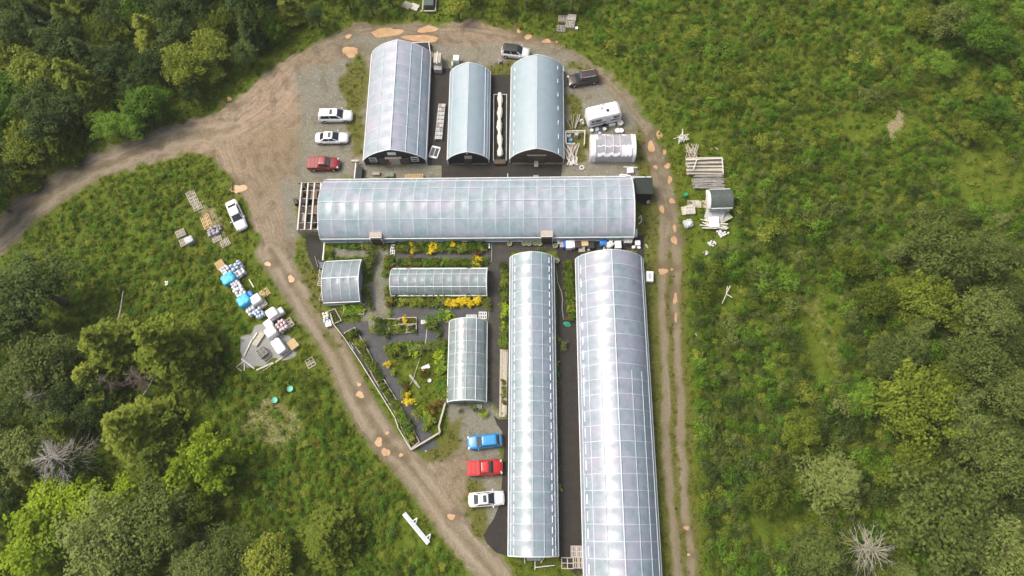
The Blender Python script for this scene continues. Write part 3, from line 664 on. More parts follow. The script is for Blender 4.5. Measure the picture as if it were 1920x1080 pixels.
KIND = {  # W, H, belt, (cabin base rear, front), (roof rear, front) as fractions of length
    'sedan': (1.84, 1.44, .93, (-.36, .24), (-.20, .06)),
    'hatch': (1.80, 1.50, .95, (-.44, .24), (-.34, .06)),
    'suv': (1.92, 1.72, 1.05, (-.47, .25), (-.41, .10)),
    'pickup': (1.95, 1.80, 1.10, (-.13, .24), (-.09, .12)),
}
def car(kind, rear, front, pm, label, cat, roof=None, sunroof=False, rails=False, cover=None, extras=()):
    a = P(rear[0], rear[1], .6); b = P(front[0], front[1], .6); d = b - a; L = d.length
    o = empty({'sedan': 'parked_sedan', 'hatch': 'parked_hatchback', 'suv': 'parked_suv', 'pickup': 'parked_pickup'}[kind], ((a.x + b.x) / 2, (a.y + b.y) / 2, 0), math.atan2(d.y, d.x), label, cat)
    W, Hh, zb, cb, cr = KIND[kind]; hw = W / 2
    trunk = {'sedan': 1.0, 'hatch': .92, 'suv': 1.0, 'pickup': 1.02}[kind]
    st = [(-.5, .66, zb * .62), (-.496, .76, zb * .80), (-.482, .86, zb * .93), (-.45, .93, zb * trunk), (-.36, .985, zb * trunk), (-.12, 1, zb), (.14, 1, zb), (.24, .995, zb * .985), (.34, .97, zb * .94), (.41, .925, zb * .88), (.455, .85, zb * .81), (.482, .74, zb * .72), (.496, .60, zb * .60), (.5, .48, zb * .48)]
    if kind == 'pickup': st[1] = (-.497, .88, zb * .85); st[2] = (-.488, .95, zb * .98); st[3] = (-.45, .98, zb * trunk)
    rings = []
    for fx, fw, zt in st:
        w = hw * fw; x = fx * L; zl = .26
        half = [(0, zt), (.3, zt - .004), (.6, zt - .015), (.80, zt - .04), (.92, zt - .09), (.98, zt - .18), (1.0, zl + (zt - zl) * .45), (.985, zl + .08), (.93, zl)]
        rings.append([(x, y * w, z) for y, z in half] + [(x, -y * w, z) for y, z in reversed(half[1:])])
    mb = MB(); mb.loft(rings); mb.build('body', pm, o, smooth=True)
    # hood crease and panel gaps
    gp = MB(); gp.box((.245 * L, 0, zb * .99), (.02, W * .8, .012))
    for sy in (-1, 1): gp.bar((.25 * L, sy * hw * .80, zb * .96), (.43 * L, sy * hw * .72, zb * .845), .018, .012)
    if kind == 'sedan': gp.box((-.385 * L, 0, zb * 1.0), (.018, W * .74, .012))
    gp.build('panel_gap', BLACKPL, o)
    # cabin
    def quad(x, y, z): return (x, -y, z), (x, y, z)
    zc = zb - .06; Bh = hw * .93; Th = hw * .68; Mh = hw * .76
    zt = Hh
    base = [(cb[0] * L, -Bh * .92, zc), (cb[1] * L, -Bh * .92, zc), (cb[1] * L, Bh * .92, zc), (cb[0] * L, Bh * .92, zc)]
    top = [(cr[0] * L, -Th, zt - .07), (cr[1] * L, -Th, zt - .07), (cr[1] * L, Th, zt - .07), (cr[0] * L, Th, zt - .07)]
    mb = MB(); mb.add(base + top, [(0, 1, 5, 4), (1, 2, 6, 5), (2, 3, 7, 6), (3, 0, 4, 7), (4, 5, 6, 7)])
    mb.build('cabin', pm, o, bevel=.12)
    def rr(x0, x1, y, z, r=.16):
        pts = []
        for cx, cy, a0 in ((x1 - r, y - r, 0), (x0 + r, y - r, 90), (x0 + r, -y + r, 180), (x1 - r, -y + r, 270)):
            for k in range(5):
                t = math.radians(a0 + k * 22.5); pts.append((cx + r * math.cos(t), cy + r * math.sin(t), z))
        return pts
    x0, x1 = cr[0] * L - .04, cr[1] * L + .03
    mb = MB(); mb.loft([rr(x0, x1, Th + .03, zt - .08), rr(x0, x1, Th + .03, zt - .04), rr(x0 + .08, x1 - .08, Th - .07, zt - .01), rr(x0 + .3, x1 - .3, Th - .28, zt + .005)])
    rf = mb.build('roof', roof or pm, o, smooth=True)
    def panel(q, name, e=(.07, .93, .10, .93), off=.014):
        q = [Vector(v) for v in q]; n = (q[1] - q[0]).cross(q[3] - q[0]).normalized()
        c = sum(q, Vector()) / 4
        if n.dot(c - Vector((0, 0, zb - .5))) < 0: n = -n
        def bl(u, v): return q[0].lerp(q[1], u).lerp(q[3].lerp(q[2], u), v) + n * off
        mb = MB(); pts = [bl(e[0], e[2]), bl(e[1], e[2]), bl(e[1], e[3]), bl(e[0], e[3])]
        mb.add(pts + [p - n * (off + .01) for p in pts], [(0, 1, 2, 3), (0, 1, 5, 4), (1, 2, 6, 5), (2, 3, 7, 6), (3, 0, 4, 7)]); return mb.build(name, GLASS, o)
    panel([base[1], base[2], top[2], top[1]], 'windshield', (.05, .95, .10, .97))
    panel([base[3], base[0], top[0], top[3]], 'rear_window', (.1, .9, .15, .93))
    for i, j in ((0, 1), (2, 3)):
        panel([base[i], base[j], top[j], top[i]], 'side_window', (.10, .49, .16, .90)); panel([base[i], base[j], top[j], top[i]], 'side_window', (.53, .90, .16, .90))
    if sunroof:
        mb = MB(); mb.box(((cr[0] * .35 + cr[1] * .65) * L, 0, zt + .008), (.42, .85, .014)); mb.build('sunroof', GLASS, rf)
    if rails:
        for sy in (-1, 1):
            mb = MB(); mb.tube((cr[0] * L + .25, sy * (Th - .05), zt + .05), (cr[1] * L - .3, sy * (Th - .05), zt + .05), .022); mb.build('roof_rail', CHROME if rails is True else rails, rf)
    if kind == 'pickup':
        mb = MB(); xa, xb = -.475 * L, -.15 * L
        for sy in (-1, 1): mb.box(((xa + xb) / 2, sy * (hw - .1), zb + .05), (xb - xa, .1, .1))
        mb.box((xa, 0, zb + .05), (.08, W - .2, .1)); mb.box((xb, 0, zb + .05), (.06, W - .2, .1)); mb.build('bed_rail', pm if cover else BLACKPL, o)
        mb = MB()
        for k in range(3): mb.box((xa + (xb - xa) * (k + .5) / 3, 0, zb + .07), ((xb - xa) / 3 - .03, W - .36, .04))
        mb.build('bed_cover', cover or BLACKPL, o)
    for sy in (-1, 1):
        mb = MB(); mb.box((cb[1] * L - .25, sy * (hw + .10), zb + .08), (.14, .22, .15)); mb.build('mirror', pm, o, bevel=.03)
        mb = MB(); mb.box((.452 * L, sy * hw * .74, zb * .77), (.20, .34, .10), M=Matrix.Rotation(.45, 3, 'Y') @ Matrix.Rotation(-sy * .45, 3, 'Z')); mb.build('headlight', LAMP, o, bevel=.02)
        mb = MB(); mb.box((-.488 * L, sy * hw * .76, zb * .86), (.10, .34, .14)); mb.build('tail_light', REDLAMP, o, bevel=.02)
        for wx in (-.30, .315):
            mb = MB(); r = .34 if kind in ('sedan', 'hatch') else .38
            prof_ = [(r * .55, -.11), (r * .95, -.11), (r, -.07), (r, .07), (r * .95, .11), (r * .55, .11)]
            c = (wx * L, sy * (hw - .11), r); rg = []
            for rr_, yy in prof_: rg.append([(c[0] + rr_ * math.cos(t * math.pi / 10), c[1] + yy, c[2] + rr_ * math.sin(t * math.pi / 10)) for t in range(20)])
            mb.loft(rg); wt = mb.build('wheel', RUBBER, o)
            mb = MB(); mb.tube((c[0], c[1] + sy * .06, r), (c[0], c[1] + sy * .118, r), r * .6, n=14); mb.build('rim', CHROME, wt)
    mb = MB(); mb.box((.485 * L, 0, .38), (.10, W * .62, .16)); mb.build('front_grille', BLACKPL, o)
    if rails == 'bar': pass
    return o
car('suv', (597, 218), (661, 217), P_WHITE, 'white estate SUV with sunroof, topmost of the three parked beside the short greenhouses', 'car', sunroof=True)
car('sedan', (591, 259), (653, 258), P_WHITE, 'white sedan with sunroof parked between the white SUV and the dark red pickup', 'car', sunroof=True)
car('pickup', (577, 308), (637, 307), P_DRED, 'dark red pickup parked above the open timber frame', 'pickup', cover=P_DRED)
car('sedan', (432, 377), (455, 430), P_WHITE, 'white sedan parked alone at an angle beside the row of pallets', 'car')
car('suv', (940, 95), (993, 101), P_WHITE, 'white SUV with black roof parked behind the short greenhouses', 'car', roof=P_BLACK)
car('suv', (1123, 143), (1064, 153), P_BROWN, 'dark brown SUV with pale roof rails parked beside the curving track', 'car', rails=WHITE)
car('hatch', (941, 824), (876, 831), P_BLUE, 'bright blue hatchback parked beside the long narrow greenhouse', 'car')
car('pickup', (876, 879), (943, 875), P_RED, 'bright red pickup with covered bed parked between the blue and the white car', 'pickup', cover=P_RED)
car('sedan', (878, 938), (946, 933), P_WHITE, 'white sedan with sunroof parked below the bright red pickup', 'car', sunroof=True)

# camper trailer
a, b = P(1100, 221, 1.5), P(1162, 207, 1.5); d = b - a; L = d.length
o = empty('camper_trailer', ((a.x + b.x) / 2, (a.y + b.y) / 2, 0), math.atan2(d.y, d.x), 'white camper trailer with grey stripe parked above the tattered white shelter', 'trailer')
sec = [(-.5, .86, .45, 2.1), (-.48, .96, .4, 2.45), (-.42, 1, .4, 2.62), (.40, 1, .4, 2.62), (.465, .97, .4, 2.4), (.5, .9, .5, 1.9)]
mb = MB(); rings = []
for fx, fw, zl, zt in sec:
    w = 1.1 * fw; rings.append([(fx * L, y, z) for y, z in ((-w, zl), (-w, zt - .2), (-w * .93, zt - .05), (-w * .6, zt), (0, zt + .03), (w * .6, zt), (w * .93, zt - .05), (w, zt - .2), (w, zl))])
mb.loft(rings); body = mb.build('body', WHITE, o)
for x, y_, w in ((-.05, .35, .4), (.1, -.25, .4), (.02, .9, .25)):
    mb = MB(); mb.box((x * L, y_, 2.69), (w, w, .12)); mb.build('roof_vent', GALV if w < .4 or x < 0 else BLACKPL, body, bevel=.03)
mb = MB(); mb.box((-.18 * L, -1.12, 1.15), (.5 * L, .03, .28)); mb.box((.3 * L, -1.12, 1.15), (.3 * L, .03, .28)); mb.build('stripe', mat('grey_stripe', (.12, .14, .16), .4, .1), body)
for x, w in ((-.2, 1.0), (.33, .9), (-.36, .5)):
    mb = MB(); mb.box((x * L, -1.12, 1.8), (w, .04, .5)); mb.build('window', GLASS, body)
mb = MB(); mb.box((.1 * L, -1.12, 1.5), (.65, .05, 1.8)); mb.build('door', TRIM, body)
for sy in (-1, 1):
    mb = MB(); mb.tube((0, sy * 1.0, .35), (0, sy * 1.2, .35), .35, n=18); mb.build('wheel', RUBBER, o)
mb = MB(); mb.bar((-.5 * L, -.6, .45), (-.5 * L - 1.2, 0, .45), .1); mb.bar((-.5 * L, .6, .45), (-.5 * L - 1.2, 0, .45), .1); mb.build('tow_bar', BLACKPL, o)

# ================================================================ PALLETS, WRAPPED STACKS
def pallet_mb(mb, z=0, L=1.22, W=1.05, slats=7, mi=0):
    for y in (-.47, 0, .47): mb.box((0, y * W, z + .07), (L, .09, .10), mi=mi)
    for k in range(slats): mb.box((-L / 2 + .05 + (L - .1) * k / (slats - 1), 0, z + .135), (.105, W, .024), mi=mi)
    for k in (0, .5, 1): mb.box((-L / 2 + .05 + (L - .1) * k, 0, z + .012), (.10, W, .022), mi=mi)
def pallet(px, py, rot, m, label, n=1, L=1.3, W=1.15, slats=7, group=None):
    mb = MB()
    for k in range(n): pallet_mb(mb, k * .15, L, W, slats)
    return tag(mb.build('pallet', m, loc=P(px, py, n * .15) - Vector((0, 0, n * .15)), rz=math.radians(rot)), label, 'pallet', group)
G1 = 'pallets lying along the meadow edge'
R = -62
for x, y, lab in ((357.5, 364, 'topmost of the three in a row'), (363, 375.5, 'middle one of the three in a row'), (370, 387.5, 'lowest of the three in a row')):
    pallet(x, y, R + 90 if False else 28, WOOD_OLD, 'weathered slatted pallet at the meadow edge, ' + lab, slats=6, group=G1)
pallet(384.5, 409, 28, WOOD_NEW, 'fresh yellow pallet at the meadow edge, upper one of the pair above the grey sacks', slats=6, group=G1)
pallet(389, 421, 28, WOOD_NEW, 'fresh yellow pallet at the meadow edge, lower one of the pair above the grey sacks', slats=6, group=G1)
pallet(406, 446, 28, WOOD_OLD, 'weathered pallet peeking out below the grey sacks', slats=7, group=G1)
pallet(422, 455, 33, WOOD_OLD, 'weathered pallet lying alone right of the pile of grey sacks', slats=6, group=G1)
pallet(338, 437, 28, WOOD_OLD, 'mossy weathered pallet stack in the meadow beside the grey wrapped block', n=3, slats=6, group=G1)
pallet(345, 453, 28, WOOD_OLD, 'pale pallet under the grey wrapped block in the meadow', n=2, slats=6, group=G1)
pallet(412, 496, -52, WOOD_NEW, 'yellow pallet at the top end of the row of wrapped stacks', n=4, slats=6, group=G1)
pallet(496, 549, 38, WOOD_NEW, 'single yellow pallet beside the track right of the wrapped stacks', n=1, slats=7, group=G1)
pallet(490, 569, 38, WOOD_OLD, 'mossy pallet at the lower right of the square white tote', n=4, slats=6, group=G1)
pallet(541, 606, -52, WOOD_OLD, 'pale pallet sticking out from the pinkish sack pile', n=3, slats=4, group=G1)
pallet(549, 645, -50, WOOD_NEW, 'yellow boarded pallet at the corner of the grey gravel pad', n=4, slats=9, group=G1)
pallet(533, 659, 38, WOOD_OLD, 'pallet at the lower end of the long white wrapped stack', n=2, slats=7, group=G1)
pallet(490, 660, -48, WOOD_GREY, 'grey boarded pallet stack standing in the middle of the gravel pad', n=6, slats=5, group=G1)
pallet(497, 665, -48, WOOD_OLD, 'slatted pallet just behind the grey boarded stack on the gravel pad', n=2, slats=7, group=G1)
pallet(582, 680, -58, WOOD_OLD, 'broken pallet of loose slats in the grass beside the diagonal track', n=1, slats=4, group=G1)

def wrapped(px, py, rot, sx, sy, h, m, label, cat='wrapped stack', lumpy=.05, name='wrapped_stack', group='wrapped stacks along the meadow edge'):
    """a stretch-wrapped load: a soft box with folds and a drooping top"""
    r = random.Random(int(px * 13 + py)); n = 9; g = []
    base = P(px, py, h) - Vector((0, 0, h))
    mb = MB()
    def pt(u, v, w):  # cube -> soft box
        p = Vector((u, v, w)); q = 7
        l = (abs(u) ** q + abs(v) ** q + abs(w) ** q) ** (1 / q)
        p = p / l
        k = lumpy
        nz = math.sin(u * 7 + px) * math.cos(v * 6 + py) + .6 * math.sin(v * 13 + w * 9 + px)
        s_ = 1 + k * nz * .5
        return Vector((p.x * sx / 2 * s_, p.y * sy / 2 * s_, (p.z + 1) * h / 2 + (k * nz * .6 if w > .9 else 0)))
    faces = [((1, 0, 0), (0, 1, 0), (0, 0, 1)), ((1, 0, 0), (0, 0, 1), (0, -1, 0)), ((1, 0, 0), (0, 0, -1), (0, 1, 0)), ((0, 1, 0), (0, 0, 1), (1, 0, 0)), ((0, 0, 1), (0, 1, 0), (-1, 0, 0))]
    for U, V, N in faces:
        vs = []
        for i in range(n + 1):
            for j in range(n + 1):
                a_ = -1 + 2 * i / n; b_ = -1 + 2 * j / n
                vs.append(pt(U[0] * a_ + V[0] * b_ + N[0], U[1] * a_ + V[1] * b_ + N[1], U[2] * a_ + V[2] * b_ + N[2]))
        mb.add(vs, [(i * (n + 1) + j, (i + 1) * (n + 1) + j, (i + 1) * (n + 1) + j + 1, i * (n + 1) + j + 1) for i in range(n) for j in range(n)])
    return tag(mb.build(name, m, smooth=True, loc=base, rz=math.radians(rot)), label, cat, group)

def sacks(px, py, rot, sx, sy, h, m, label, nn=(3, 3), layers=3, group='wrapped stacks along the meadow edge'):
    """a pallet load of filled sacks: rounded pillows in layers"""
    r = random.Random(int(px * 7 + py * 3)); mb = MB(); base = P(px, py, h) - Vector((0, 0, h))
    lh = h / layers
    for l in range(layers):
        for i in range(nn[0]):
            for j in range(nn[1]):
                if l == layers - 1 and r.random() < .18: continue
                cx = (i + .5) / nn[0] * sx - sx / 2 + r.uniform(-.06, .06); cy = (j + .5) / nn[1] * sy - sy / 2 + r.uniform(-.06, .06)
                wx = sx / nn[0] * r.uniform(.9, 1.15); wy = sy / nn[1] * r.uniform(.9, 1.15); a = r.uniform(-.3, .3)
                rings = []
                for t in (0, .25, .7, 1):
                    k = (.72, 1, .96, .45)[(0, .25, .7, 1).index(t)]
                    rings.append([(cx + (math.cos(q) * wx / 2 * k) * math.cos(a) - (math.sin(q) * wy / 2 * k) * math.sin(a), cy + (math.cos(q) * wx / 2 * k) * math.sin(a) + (math.sin(q) * wy / 2 * k) * math.cos(a), l * lh + t * lh * 1.08)
                                  for q in [math.copysign(1, 1) * 2 * math.pi * s_ / 12 for s_ in range(12)]])
                mb.loft(rings)
    return tag(mb.build('sack_pile', m, smooth=True, loc=base, rz=math.radians(rot)), label, 'sacks', group)
SACK_W = mat('white_sacks', (0.74, 0.73, 0.76), 0.5, 0.22, 9); SACK_B = mat('blue_white_sacks', (0.50, 0.60, 0.72), 0.5, 0.35, 8)
SACK_P = mat('pinkish_sacks', (0.66, 0.52, 0.54), 0.5, 0.3, 8); SACK_G = mat('grey_sacks', (0.36, 0.35, 0.38), 0.5, 0.4, 5)
sacks(421, 506, -52, 1.3, 1.2, .9, SACK_W, 'pinkish white sacks between the yellow pallet and the upper turquoise stack')
sacks(441, 497, 35, 1.7, 1.1, 1.1, SACK_B, 'pale blue sacks, topmost and nearest the track of the wrapped stacks')
sacks(445, 513, 35, 1.0, 1.1, .8, SACK_W, 'cream white sacks just below the pale blue ones', nn=(2, 3))
sacks(452, 508, 35, .9, 1.0, .7, SACK_W, 'small cream sack load at the track side below the pale blue sacks', nn=(2, 2))
wrapped(426, 521, 35, 1.9, 1.5, 1.5, TARP_B, 'turquoise wrapped stack, upper one of the two turquoise stacks')
sacks(441, 534, -52, 1.5, 1.3, 1.1, SACK_W, 'white sacks directly below the upper turquoise stack')
sacks(448, 546, -52, 1.6, 1.4, 1.2, SACK_W, 'white sacks directly above the lower turquoise stack')
wrapped(466, 552, 38, 1.1, 1.0, .8, BLUE_DK, 'small deep blue bundle right of the lower turquoise stack')
wrapped(455, 562, 38, 1.8, 1.6, 1.5, TARP_B, 'turquoise wrapped stack, lower one of the two turquoise stacks')
wrapped(478, 560, 38, 1.5, 1.35, 1.3, TARP_W, 'square white wrapped tote right of the lower turquoise stack')
sacks(469, 580, -52, 1.5, 1.3, 1.0, SACK_W, 'white sacks below the lower turquoise stack')
sacks(484, 586, -52, 1.4, 1.2, .9, SACK_B, 'bluish sacks between two white loads below the lower turquoise stack')
wrapped(508, 586, 38, 1.5, 1.45, 1.6, TARP_W, 'tall white wrapped tote at the bend of the row, above the lavender stack')
wrapped(524, 583, 38, 1.0, 1.0, .9, TARP_W, 'small white wrapped box closest to the track at the bend of the row')
wrapped(502, 606, 38, 1.2, 1.1, .8, mat('lavender_wrap', (.66, .66, .76), .4, .12, 6, b=.5), 'lavender white wrapped stack above the gravel pad')
wrapped(506, 621, 38, 1.55, 1.45, 1.5, TARP_W, 'white wrapped tote at the top corner of the gravel pad')
sacks(527, 609, -52, 1.6, 1.4, 1.1, SACK_P, 'pinkish sacks and wrapping beside the diagonal track')
wrapped(521, 648, -52, 2.3, 1.35, 1.2, TARP_W, 'long white wrapped stack on the gravel pad')
wrapped(353, 449, 33, 1.3, 1.1, .9, TARP_G, 'grey wrapped block on pallets out in the meadow')
sacks(398, 432, 28, 1.7, 1.4, .6, SACK_G, 'pile of shiny grey black sacks on the row of pallets', nn=(3, 3), layers=2)
sacks(409, 427, 28, .8, .9, .5, SACK_G, 'small grey sacks right of the bigger grey pile', nn=(2, 2), layers=1)

def plank(a, b, w, label, m=WOOD_OLD, h=.12, z=.1, name='timber_plank', group='boards lying round the gravel pad', cat='plank'):
    mb = MB(); A = P(*a, z); Bq = P(*b, z); c = (A + Bq) / 2; mb.bar(A - c, Bq - c, w, h)
    return tag(mb.build(name, m, loc=c), label, cat, group)
PLK = mat('bleached_board', (.62, .60, .54), .8, .2, 4)
plank((482, 624), (474, 636), .22, 'short bleached board at the upper left rim of the gravel pad', PLK)
plank((493, 624), (477, 648), .75, 'wide stack of planks lying on the gravel pad left of the white tote', WOOD_OLD, .3, .16)
plank((472, 637), (458, 667), .2, 'long bleached board on the left rim of the gravel pad', PLK)
plank((453, 673), (477, 691), .2, 'long bleached board at the lower left corner of the gravel pad', PLK)
plank((481, 694), (512, 680), .2, 'bleached board on the lower rim of the gravel pad', PLK)
plank((494, 695), (514, 681), .09, 'thin rail beside the board on the lower rim of the gravel pad', PLK)
plank((516, 680), (543, 659), .28, 'long grey board on the right rim of the gravel pad', WOOD_OLD)
plank((443, 688), (457, 678), .12, 'crooked white stick outside the lower left corner of the gravel pad', PLK)
plank((443, 688), (453, 696), .1, 'short white stick in the grass below the crooked one', PLK)
plank((459, 680), (458, 695), .14, 'forked white branch at the lower left of the gravel pad', PLK)
plank((467, 524), (476, 539), .16, 'pale board lying beside the wheel tracks above the square white tote', PLK, group=None)

# long white panel with two struts in the meadow
a, b = P(757, 963, .5), P(803, 1019, .5); d = b - a; L = d.length
o = empty('strutted_awning', ((a.x + b.x) / 2, (a.y + b.y) / 2, 0), math.atan2(d.y, d.x), 'long white panel with two struts lying in the meadow below the diagonal track', 'panel')
mb = MB(); mb.loft([[(x, y, z) for y, z in ((-.30, .25), (-.24, .5), (.0, .56), (.30, .42), (.30, .25))] for x in (-L / 2, L / 2)]); mb.build('panel', mat('sign_white', (.66, .74, .76), .5, .08, 2), o)
mb = MB(); mb.box((0, .02, .6), (L, .04, .03)); mb.build('seam', GALV, o)
for x in (-.12, .42):
    mb = MB(); mb.bar((x * L - .35, .35, .45), (x * L - .25, .95, .7), .12); mb.bar((x * L + .1, .35, .45), (x * L - .25, .95, .7), .10); mb.build('strut', TRIM, o)
for x, y_, lab in ((515, 750, 'left and lower of the two turquoise discs on the dry grass'), (544, 729, 'right and upper of the two turquoise discs in the grass')):
    mb = MB(); mb.lathe([(.36, 0), (.42, .05), (.42, .35), (.37, .36), (.34, .30), (.02, .28)], 20); tag(mb.build('turquoise_tub', TEAL, loc=P(x, y_, .3) - Vector((0, 0, .3))), lab, 'tub', 'turquoise tubs')

# ================================================================ TIMBER FRAME AT THE LEFT END OF THE LONG HOUSE
c = P(578, 392); o = empty('open_pergola', c, 0, 'open timber roof frame built onto the left end of the long crossways greenhouse', 'frame')
def Lw(px, py, h): v = P(px, py, h) - c; return v
z = 2.6
for x0, x1 in ((566, 558), (578, 571), (590, 583), (602, 596)):
    mb = MB(); mb.bar(Lw(x0, 343, z), Lw(x1, 431, z), .18, .2); mb.build('rafter', PLK, o)
for k, y_ in enumerate((343, 358, 373, 387, 401, 418, 431)):
    mb = MB(); mb.bar(Lw(562 - k * .8, y_, z - .2), Lw(606, y_ - 1, z - .2), .09, .12); mb.build('purlin', WOOD_GREY, o)
for x, y_ in ((566, 343), (558, 431), (602, 343), (597, 431), (561, 387)):
    q = Lw(x, y_, z); mb = MB(); mb.box((q.x, q.y, z / 2), (.15, .15, z)); mb.build('post', WOOD_OLD, o)
mb = MB(); mb.bar(Lw(558, 432, .9), Lw(603, 432, .9), .1, .6); mb.build('side_board', WOOD_OLD, o)
mb = MB(); mb.bar(Lw(560, 344, .5), Lw(605, 344, .5), .1, .3); mb.build('side_board', WOOD_DARK, o)
q = [Lw(563, 350, .03), Lw(604, 350, .03), Lw(604, 438, .03), Lw(560, 438, .03)]
mb = MB(); mb.add(q, [(0, 1, 2, 3)]); mb.build('floor', mat('dark_frame_floor', (.05, .042, .035), .9, .5, 1.5), o)
for k, (x, y_, w, l, h, m_, lab) in enumerate(((572, 352, .5, .9, .8, BLACKPL, 'black bin in the top corner of the timber frame'), (577, 380, .8, 1.0, .9, DARK, 'dark crate in the middle of the timber frame'),
        (568, 368, .5, .9, .7, WOOD_DARK, 'brown box in the timber frame above the dark crate'), (590, 421, .8, .7, .8, BLACKPL, 'black tub in the lower right of the timber frame'), (591, 366, .9, 1.5, .5, mat('brown_pallet_load', (.22, .16, .13), .8, .3, 3), 'brown boarded crate along the right side of the timber frame'),
        (590, 396, .9, 1.2, .4, mat('faded_red_board', (.26, .17, .14), .8, .3, 3), 'faded reddish crate below the brown one in the timber frame'), (573, 410, .5, 1.4, .6, WOOD_GREY, 'grey leaning crate in the lower left of the timber frame'))):
    mb = MB(); mb.box((0, 0, h * .5), (w, l, h)); 
    for i in range(4): mb.box((0, -l / 2 + l * (i + .5) / 4, h + .012), (w * .96, l / 5, .02))
    mb.box((0, 0, h * .55), (w + .04, l + .04, .08))
    tag(mb.build('storage_crate', m_, loc=P(x, y_, .04), bevel=.02), lab, 'crate')
# ragged black loader shape at the left
mb = MB(); mb.box((0, 0, .5), (.5, .9, .7), rz=.4); mb.tube((-.1, .2, .3), (.5, -.5, .9), .09); mb.tube((-.3, .4, .25), (-.3, .65, .25), .25, n=14); mb.tube((.25, -.5, .25), (.25, -.3, .25), .2, n=14)
tag(mb.build('hand_cart', BLACKPL, loc=P(557, 382)), 'small black cart parked against the left side of the timber frame', 'cart')

# ================================================================ TATTERED WHITE SHELTER
c = P(1148, 300); o = empty('white_shelter', c, 0, 'white tarp shelter with torn grey plastic roof below the camper trailer', 'shelter')
p1, p2, p3, p4 = P(1106, 304, .2) - c, P(1190, 304, .2) - c, P(1190, 253, 1.6) - c, P(1107, 253, 1.6) - c
x0, x1 = p1.x, p2.x; y0 = p1.y; y1 = p4.y; w2 = (x1 - x0) / 2; xm = (x0 + x1) / 2; ym = (y0 + y1) / 2; hw_ = (y1 - y0) / 2
def arch(v): return 1.7 + 0.9 * (1 - abs(v) ** 2) ** .8 if abs(v) < 1 else 1.7
mbs = MB(); n = 20
for u0, u1, m_ in ((-1, -.78, 1), (-.78, .86, 0), (.86, 1, 1)):
    rings = []
    for j in range(13):
        u = u0 + (u1 - u0) * j / 12
        rings.append([(xm + u * w2, ym - hw_, .1)] + [(xm + u * w2, ym + v * hw_, arch(v) + .04 * math.sin(u * 21 + v * 5) + .03 * math.sin(v * 23 + u * 9)) for v in [-1 + 2 * i / n for i in range(n + 1)]] + [(xm + u * w2, ym + hw_, .1)])
    mb = MB(); mb.loft(rings, closed=False, cap=False); mb.build('tarp_side' if m_ else 'roof_film', TARP_W if m_ else film_mat('torn_film', .8, (.60, .60, .68), .3, .3, .9), o, smooth=True)
for v0, v1, u0, u1 in ((-.98, -.25, .35, .82), (.70, .95, .40, .60), (.72, .95, -.5, -.1), (-.35, -.28, -.7, .35), (-.98, -.8, -.7, .3), (.3, .95, -.80, -.66), (-.5, .95, .8, .88)):
    mb = MB(); rings = []
    for j in range(9):
        u = u0 + (u1 - u0) * j / 8; sh = .06 * math.sin(j * 2.1 + v0 * 9)
        rings.append([(xm + u * w2, ym + (v + sh) * hw_, arch(min(1, max(-1, v + sh))) + .07 + .03 * math.sin(u * 9)) for v in [v0 + (v1 - v0) * i / 6 for i in range(7)]])
    mb.loft(rings, closed=False, cap=False); mb.build('tarp_patch', TARP_W, o, smooth=True)
for u in (-.35, 0, .3):
    mb = MB(); pts = [(xm + u * w2, ym + v * hw_, arch(v) + .1) for v in [-.95 + 1.9 * i / 14 for i in range(15)]]; mb.path(pts, .045, 6); mb.build('hoop', TRIM, o)
for u in (-1, 1):
    mb = MB(); pts = [(xm + u * w2, ym - hw_, .1)] + [(xm + u * w2, ym + v * hw_, arch(v) - .02) for v in [-1 + 2 * i / n for i in range(n + 1)]] + [(xm + u * w2, ym + hw_, .1)]
    mb.add(pts, [tuple(range(len(pts)))]); mb.build('end_tarp', TARP_W, o)

# ================================================================ RIGHT-HAND DEBRIS AND SHED
c = P(1346, 385); o = empty('garden_shed', c, math.radians(1), 'small shed with dark green roof among the debris right of the rutted track', 'shed')
mb = MB(); mb.box((-.15, 0, 1.05), (3.0, 2.5, 2.1)); wl = mb.build('wall', sepmat('pale_cladding', (.5, .5, .47), (.66, .66, .62)), o)
mb = MB(); n = 12; mb.loft([[(x, -1.45 + 2.9 * i / n, 2.1 + .75 * math.sin(math.pi * i / n) ** .8 + .0) for i in range(n + 1)] + [(x, 1.45 - 2.9 * i / n, 2.02 + .75 * math.sin(math.pi * i / n) ** .8) for i in range(n + 1)] for x in (-1.65, 1.45)]); mb.build('roof', sepmat('green_grey_roofing', (.05, .066, .062), (.10, .122, .114), .7, 3), o)
mb = MB(); mb.loft([[(x, -1.45 + 2.9 * i / n, 2.12 + .78 * math.sin(math.pi * i / n) ** .8) for i in range(n + 1)] + [(x, 1.45 - 2.9 * i / n, 1.7) for i in range(n + 1)] for x in (-2.0, -1.66)]); mb.build('gable_board', TRIM, o)
mb = MB(); mb.box((-1.72, -.2, .95), (.06, .9, 1.9)); mb.build('door', WOOD_OLD, o)
mb = MB(); mb.box((-.1, 1.48, 2.15), (2.9, .1, .14)); mb.build('gutter', TRIM, o); mb = MB(); mb.box((-.1, -1.48, 2.1), (2.9, .1, .14)); mb.build('gutter', TRIM, o)

